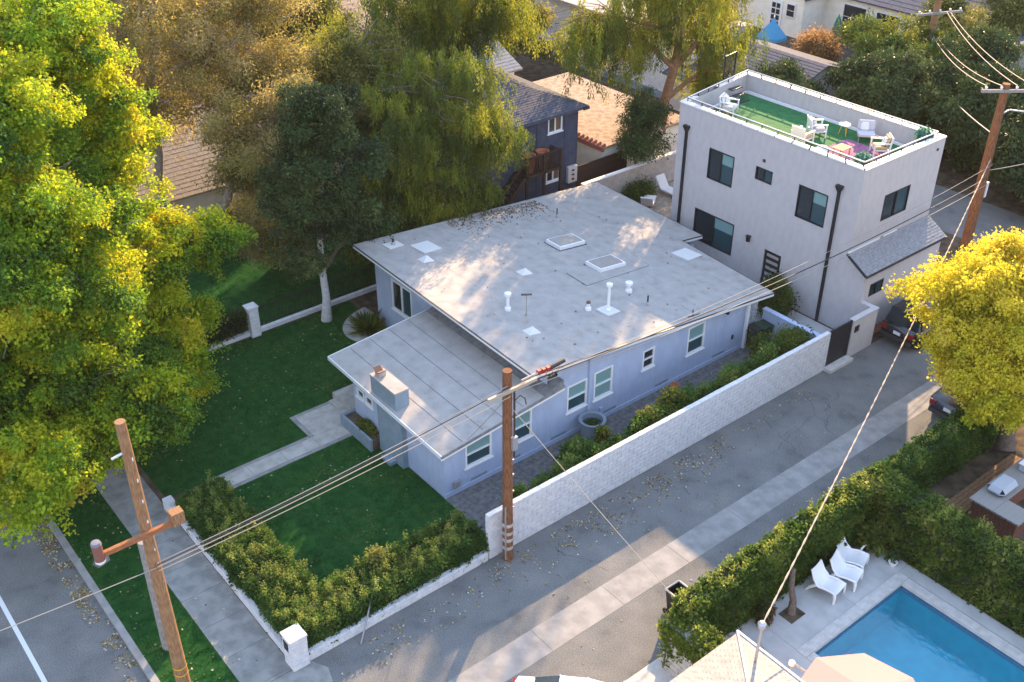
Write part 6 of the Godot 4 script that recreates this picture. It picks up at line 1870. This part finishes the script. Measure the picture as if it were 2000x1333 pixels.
# ---------------------------------------------------------------- trees
func make_trees() -> void:
	# two autumn street trees, left
	tree("sweetgum_tree", "large yellow green autumn tree filling the left edge by the street", Vector3(-10.4, 0, -14.0), [[Vector3(0.2, 4.4, 0.6), Vector3(4.2, 2.4, 4.0), 2200], [Vector3(-1.6, 4.0, 3.4), Vector3(2.6, 1.8, 2.4), 1000], [Vector3(2.6, 3.6, 2.6), Vector3(2.4, 1.6, 2.2), 1000], [Vector3(0.3, 7.8, 0.4), Vector3(4.3, 2.6, 4.0), 2200], [Vector3(0.4, 11.0, 0.2), Vector3(3.8, 2.6, 3.6), 1800], [Vector3(0.4, 14.0, 0), Vector3(3.0, 2.4, 2.8), 1200], [Vector3(-2.6, 6.0, 1.0), Vector3(2.8, 2.6, 2.8), 1100], [Vector3(2.2, 9.6, 1.2), Vector3(2.6, 2.2, 2.4), 1000]], {"r": 0.34, "pal": AUTUMN, "tint": 0.40, "tint_var": 0.7, "low": 1.7, "size": 1.15, "gap": -0.2, "cr": 0.7, "bark": "bark_gray"})
	tree("sweetgum_tree", "autumn tree with golden tiered boughs reaching over the side lawn", Vector3(-6.6, 0, -17.2), [[Vector3(0.3, 4.8, 0.5), Vector3(2.7, 1.9, 2.8), 1300], [Vector3(1.6, 3.9, 1.9), Vector3(1.7, 0.9, 1.6), 600], [Vector3(3.4, 6.5, 0.7), Vector3(2.6, 0.7, 1.5), 800], [Vector3(0.6, 7.6, 0.6), Vector3(3.1, 1.9, 2.9), 1400], [Vector3(0.2, 10.4, 0.2), Vector3(3.3, 2.2, 3.0), 1500], [Vector3(0.2, 13.2, 0), Vector3(3.0, 2.2, 2.8), 1300], [Vector3(0.2, 15.6, 0), Vector3(2.2, 1.8, 2.0), 700], [Vector3(0.9, 2.6, 3.2), Vector3(1.7, 1.1, 1.6), 500], [Vector3(-1.8, 8.8, 0.4), Vector3(2.6, 2.4, 2.4), 900]], {"r": 0.3, "pal": AUTUMN, "tint": 0.52, "tint_var": 0.7, "low": 1.4, "size": 1.1, "gap": -0.18, "cr": 0.68, "bark": "bark_gray"})
	# thin straw coloured trees
	var straw := {"r": 0.3, "pal": STRAW, "tint": 0.5, "tint_var": 0.8, "leaf": "fine", "size": 1.5, "gap": -0.05, "per": 9, "cr": 0.7, "show": 1.0, "low": 3.2, "twigs": 26, "bark": "bark_gray", "shell": 0.5, "group": "thin straw coloured trees"}
	tree("straw_tree", "thin straw coloured tree with forked grey trunk left of the tan roof", Vector3(0.4, 0, -28.6), [[Vector3(0.2, 8.2, 0), Vector3(3.2, 2.2, 2.8), 558], [Vector3(-0.6, 11.0, 0), Vector3(3.6, 2.6, 3.2), 725], [Vector3(1.5, 13.6, 0), Vector3(3.4, 2.4, 3.0), 558], [Vector3(-2.6, 7.4, 0), Vector3(2.4, 2.4, 2.4), 390]], straw)
	tree("straw_tree", "thin straw coloured tree whose grey trunk crosses the tan roof", Vector3(2.6, 0, -27.2), [[Vector3(1.8, 7.4, 0.4), Vector3(2.8, 1.9, 2.6), 502], [Vector3(1.0, 10.4, 0), Vector3(3.4, 2.6, 3.0), 725], [Vector3(4.0, 9.0, 0.6), Vector3(3.0, 2.2, 2.6), 558], [Vector3(3.4, 12.2, 0), Vector3(3.2, 2.2, 2.8), 558]], straw)
	tree("straw_tree", "bare twigged brownish tree between tan roof and dark tree", Vector3(4.6, 0, -22.6), [[Vector3(-1.0, 4.0, 0.3), Vector3(2.4, 1.5, 2.0), 334], [Vector3(0.2, 5.8, 0), Vector3(2.6, 1.8, 2.2), 234], [Vector3(0.2, 8.2, 0), Vector3(2.9, 1.7, 2.4), 390], [Vector3(-1.4, 6.6, -0.4), Vector3(2.4, 1.8, 2.0), 640], [Vector3(-1.8, 2.2, 0.6), Vector3(1.8, 1.2, 1.4), 234]], {"r": 0.16, "pal": STRAW, "tint": 0.35, "tint_var": 0.8, "leaf": "fine", "size": 1.6, "gap": 0.0, "low": 0.8, "twigs": 44, "bark": "bark_gray", "shell": 0.5, "group": "thin straw coloured trees"})
	tree("straw_tree", "olive straw tree standing behind the dark pale trunked tree", Vector3(9.4, 0, -25.4), [[Vector3(-0.6, 6.0, 0), Vector3(3.0, 2.0, 2.6), 502], [Vector3(0.0, 9.0, 0), Vector3(3.6, 2.4, 3.0), 669]], {"r": 0.22, "pal": OLIVE, "tint": 0.7, "tint_var": 0.8, "leaf": "fine", "size": 1.8, "gap": -0.1, "low": 1.5, "twigs": 20, "bark": "bark_gray", "shell": 0.45, "group": "thin straw coloured trees"})
	tree("straw_tree", "olive straw tree at the back behind the tan roofed house", Vector3(8.5, 0, -44.0), [[Vector3(0, 6.6, 0), Vector3(4.6, 3.4, 4.0), 725], [Vector3(3.5, 8.6, 0), Vector3(3.8, 2.6, 3.2), 558]], {"r": 0.3, "pal": OLIVE, "tint": 0.75, "leaf": "fine", "size": 2.2, "gap": -0.15, "low": 2.0, "bark": "bark_gray", "group": "thin straw coloured trees"})
	# dark tree with a pale trunk beside the bungalow
	tree("pale_trunk_tree", "dark glossy tree with smooth pale trunk on the side lawn", Vector3(3.2, 0, -17.4), [[Vector3(0.5, 5.6, 0.1), Vector3(1.9, 1.4, 1.8), 800], [Vector3(-0.7, 6.4, -0.4), Vector3(1.5, 1.5, 1.5), 600], [Vector3(0.8, 7.8, 0.0), Vector3(2.2, 1.8, 2.0), 1100], [Vector3(0.9, 9.9, 0), Vector3(1.7, 1.5, 1.6), 700], [Vector3(-0.9, 3.7, 0.2), Vector3(0.9, 0.8, 0.9), 220], [Vector3(1.9, 4.1, 0.0), Vector3(1.2, 1.2, 1.2), 420]], {"r": 0.2, "pal": DARK, "tint": 0.5, "leaf": "glossy", "size": 1.0, "gap": -0.2, "low": 2.2, "bark": "bark_pale", "limb": "bark", "mat": "leaf_thick", "lean": Vector3(-0.25, 0, 0.1)})
	# weeping pepper trees
	tree("pepper_tree", "weeping green tree draping over the far edge of the white roof", Vector3(11.6, 0, -19.6), [[Vector3(-2.2, 6.4, 0.6), Vector3(2.8, 2.0, 2.4), 760], [Vector3(1.4, 6.2, 1.0), Vector3(2.6, 1.8, 2.2), 640], [Vector3(-0.4, 8.8, 0), Vector3(4.0, 2.0, 3.2), 900], [Vector3(-0.6, 4.3, 1.9), Vector3(2.6, 0.9, 1.3), 520], [Vector3(-3.4, 4.6, 0.2), Vector3(2.0, 1.7, 1.8), 620], [Vector3(-4.6, 3.4, 0.4), Vector3(1.6, 1.4, 1.3), 520], [Vector3(-2.6, 3.2, 0.9), Vector3(2.0, 1.2, 1.2), 420]], {"r": 0.36, "pal": PEPPER, "tint": 0.58, "leaf": "strand", "weep": 0.7, "gap": -0.1, "per": 10, "cr": 0.7, "low": 0.9, "twigs": 12, "bark": "bark_gray", "limb": "bark"})
	tree("pepper_tree", "tall yellow green weeping tree behind the blue house", Vector3(17.0, 0, -29.0), [[Vector3(-3.6, 8.4, 0.4), Vector3(3.6, 2.2, 3.0), 520], [Vector3(1.2, 8.6, 0), Vector3(3.6, 2.2, 3.0), 520], [Vector3(0, 11.6, 0.6), Vector3(4.4, 2.2, 3.4), 560], [Vector3(4.2, 9.6, 1.0), Vector3(2.4, 1.8, 2.2), 320], [Vector3(3.6, 14.6, 2.0), Vector3(4.8, 2.2, 3.6), 460], [Vector3(1.6, 16.8, 2.0), Vector3(4.2, 2.0, 3.4), 360]], {"r": 0.46, "pal": PEPPER, "tint": 0.66, "leaf": "strand", "size": 1.2, "weep": 1.5, "gap": 0.02, "per": 9, "cr": 0.8, "low": 4.4, "twigs": 12, "bark": "bark_gray"})
	tree("willow_tree", "yellow green willow with orange trunk behind the garden wall", Vector3(28.0, 0, -20.9), [[Vector3(-3.4, 8.8, 0.0), Vector3(3.4, 1.8, 3.0), 203], [Vector3(2.6, 9.0, -0.4), Vector3(3.4, 1.9, 3.0), 203], [Vector3(-0.2, 11.4, 0), Vector3(5.0, 2.2, 4.4), 273], [Vector3(-5.6, 9.8, -1.0), Vector3(2.2, 1.6, 2.2), 108], [Vector3(4.6, 8.0, 0.6), Vector3(2.2, 1.5, 2.2), 156], [Vector3(3.2, 5.4, 1.0), Vector3(1.5, 1.3, 1.4), 85], [Vector3(-2.2, 13.8, 0.8), Vector3(4.4, 2.2, 4.2), 203], [Vector3(2.8, 13.6, 1.6), Vector3(4.2, 2.2, 4.4), 219], [Vector3(0.8, 15.8, 1.4), Vector3(4.4, 2.0, 4.4), 180]], {"r": 0.36, "pal": PEPPER, "tint": 0.68, "leaf": "strand", "size": 1.25, "weep": 2.0, "gap": 0.09, "per": 9, "cr": 0.8, "low": 3.4, "twigs": 12, "bark": "bark_orange", "lean": Vector3(0.2, 0, 0.1)})
	tree("small_round_tree", "small round dark tree between blue house and willow trunk", Vector3(25.2, 0, -19.4), [[Vector3(0, 2.9, 0), Vector3(1.4, 1.5, 1.4), 620], [Vector3(0.5, 4.2, -0.2), Vector3(1.2, 1.0, 1.2), 330]], {"r": 0.11, "pal": DARK, "tint": 0.55, "leaf": "glossy", "size": 1.0, "gap": -0.25, "low": 1.2, "bark": "bark_orange", "mat": "leaf_thick"})
	# dark trees on the right, behind the tall house
	var k := 0
	for e in [[Vector3(40.5, 0, -13.5), 6.6, 3.6, "dark leafy tree directly behind the parapet of the roof deck"], [Vector3(46.5, 0, -17.0), 6.6, 3.8, "dark green tree in front of the cream house"], [Vector3(53.0, 0, -17.5), 6.4, 3.8, "olive green tree below the cream house windows"], [Vector3(43.5, 0, -8.5), 6.2, 3.6, "dark tree between roof deck and far pole"], [Vector3(47.5, 0, -12.0), 6.6, 3.8, "dark tree at the foot of the far pole"], [Vector3(41.0, 0, -3.2), 6.0, 3.6, "dark shaded tree right of the brown lamp pole"], [Vector3(40.5, 0, 2.5), 6.0, 3.8, "dark tree at the right edge above the golden tree"], [Vector3(49.5, 0, -4.5), 6.4, 4.0, "dark olive tree at the right edge below the grey roof"], [Vector3(60.0, 0, -16.0), 6.5, 4.0, "yellow olive tree at the top right corner"], [Vector3(36.8, 0, -19.0), 5.0, 2.4, "small dark tree beside the slate roofed garage"]]:
		var h: float = e[1]
		var r: float = e[2]
		tree("dark_tree", e[3], e[0], [[Vector3(0, h * 0.62, 0), Vector3(r, h * 0.34, r), 1000], [Vector3(r * 0.5, h * 0.40, r * 0.4), Vector3(r * 0.7, h * 0.28, r * 0.7), 520], [Vector3(-r * 0.55, h * 0.42, 0.2), Vector3(r * 0.65, h * 0.3, r * 0.65), 480], [Vector3(0.2, h * 0.22, r * 0.3), Vector3(r * 0.8, h * 0.2, r * 0.8), 420]], {"r": 0.24, "pal": OLIVE if k in [2, 8] else PEPPER if k in [1, 7] else DARK, "tint": 0.6, "leaf": "glossy", "size": 1.7, "gap": -0.2, "low": 0.5, "group": "dark trees behind the tall house", "mat": "leaf_thick"})
		k += 1
	tree("golden_tree", "round bright golden yellow tree overhanging the alley on the right", Vector3(18.7, 0, 7.5), [[Vector3(-0.6, 4.3, -1.3), Vector3(2.7, 2.2, 2.6), 1500], [Vector3(0.6, 6.4, -1.7), Vector3(2.5, 1.8, 2.3), 1100], [Vector3(-1.9, 3.7, -0.5), Vector3(1.8, 1.7, 1.7), 700], [Vector3(2.2, 5.8, -2.8), Vector3(2.1, 1.6, 1.9), 700], [Vector3(1.6, 4.4, 0.6), Vector3(2.4, 2.0, 2.2), 900], [Vector3(-0.8, 5.6, -2.9), Vector3(1.9, 1.5, 1.7), 640], [Vector3(0.4, 3.0, -0.4), Vector3(2.2, 1.2, 2.0), 700]], {"r": 0.3, "pal": GOLD, "tint": 0.5, "leaf": "maple", "size": 1.0, "cr": 0.55, "gap": -0.25, "low": 1.7, "bark": "bark"})
	# backdrop trees along the top
	k = 0
	for e in [[Vector3(30, 0, -40), 9.0, 4.2, "olive backdrop tree left of the white outbuilding"], [Vector3(-2, 0, -48), 10.0, 5.0, "olive backdrop tree at the top left"], [Vector3(14, 0, -56), 9.0, 5.0, "olive backdrop tree left of the distant pink roof"], [Vector3(44, 0, -44), 8.0, 4.2, "olive backdrop tree behind the white outbuilding"], [Vector3(52, 0, -48), 9.0, 5.0, "olive backdrop tree left of the cream house"], [Vector3(19, 0, -48), 8.5, 3.6, "olive backdrop tree in front of the distant pink roof"], [Vector3(34, 0, -62), 9.0, 5.0, "olive backdrop tree right of the distant pink roof"], [Vector3(-14, 0, -34), 10.0, 4.6, "olive backdrop tree behind the street tree"], [Vector3(-5, 0, -36), 9.0, 4.2, "olive backdrop tree left of the tan roof"]]:
		var h: float = e[1]
		var r: float = e[2]
		tree("backdrop_tree", e[3], e[0], [[Vector3(0, h * 0.66, 0), Vector3(r, h * 0.32, r), 800], [Vector3(r * 0.4, h * 0.4, r * 0.3), Vector3(r * 0.75, h * 0.28, r * 0.75), 480], [Vector3(-r * 0.4, h * 0.4, 0), Vector3(r * 0.7, h * 0.28, r * 0.7), 420]], {"r": 0.28, "pal": OLIVE, "tint": 0.6, "leaf": "fine", "size": 2.3, "gap": -0.15, "low": 1.0, "group": "backdrop trees along the top"})
		k += 1

func _ready() -> void:
	var cam := Camera3D.new()
	cam.name = "camera"
	cam.position = Vector3(-16.8, 26.0, 21.05)
	cam.rotation_degrees = Vector3(-32.6, -38.9, 0)
	cam.fov = 35.185
	cam.far = 800
	add_child(cam)
	cam.current = true
	var env := Environment.new()
	env.background_mode = Environment.BG_SKY
	var sm := ProceduralSkyMaterial.new()
	sm.sky_top_color = lin(0.32, 0.44, 0.68)
	sm.sky_horizon_color = lin(0.78, 0.78, 0.79)
	sm.sky_curve = 0.25
	sm.ground_bottom_color = lin(0.12, 0.12, 0.11)
	sm.ground_horizon_color = lin(0.35, 0.36, 0.36)
	sm.sky_energy_multiplier = 1.0
	sm.sun_angle_max = 1.0
	var sky := Sky.new()
	sky.sky_material = sm
	env.sky = sky
	env.tonemap_mode = Environment.TONE_MAPPER_LINEAR
	env.tonemap_exposure = 3.15
	env.fog_enabled = true
	env.fog_density = 0.00015
	env.fog_light_color = Color(1.0, 0.95, 0.86)
	env.sdfgi_enabled = true
	env.ssao_enabled = true
	env.ssil_enabled = true
	var we := WorldEnvironment.new()
	we.name = "world_environment"
	we.environment = env
	add_child(we)
	var sun := DirectionalLight3D.new()
	sun.name = "sun"
	sun.light_energy = 1.6
	sun.light_color = Color(1.0, 0.84, 0.64)
	sun.light_angular_distance = 0.55
	sun.shadow_enabled = true
	var to_sun := Vector3(0.773, 0.389, -0.502).normalized()
	sun.basis = Basis.looking_at(-to_sun)
	add_child(sun)
	wob.seed = 4
	wob.frequency = 0.05
	wob.fractal_octaves = 3
	leafs["single"] = single_leaf()
	make_materials()
	make_ground()
	make_house()
	make_tall()
	make_walls()
	make_neighbours()
	make_poles()
	make_trees()
	make_hedges()
	make_shrubs()
	roof_furniture()
	pool_things()
	bin("black open bin with pale rim standing at the hedge end in the alley", Vector3(2.65, 0, 5.4), 0.0, "bin_black", true)
	bin("blue bin showing above the middle of the alley hedge", Vector3(8.2, 0, 5.85), 0.0, "bin_blue", true)
	bin("dark green bin half hidden by the alley hedge left of the blue bin", Vector3(5.9, 0, 5.95), 0.2, "bin_green", false)
	car("black van parked tail on beside the tall house in the alley", Vector3(24.0, 0, 0.45), 0.0, "car_black", "suv")
	car("dark car under the golden tree on the right side of the alley", Vector3(20.6, 0, 5.1), 0.0, "car_navy", "sedan")
	car("dark navy car at the street kerb on the far left edge", Vector3(-14.9, -0.12, -17.6), PI / 2, "car_navy", "suv")
	car("white car at the bottom edge in front of the garage", Vector3(-2.6, 0.012, 7.0), -PI / 2 + 0.7, "car_white", "sedan")
	make_grass()
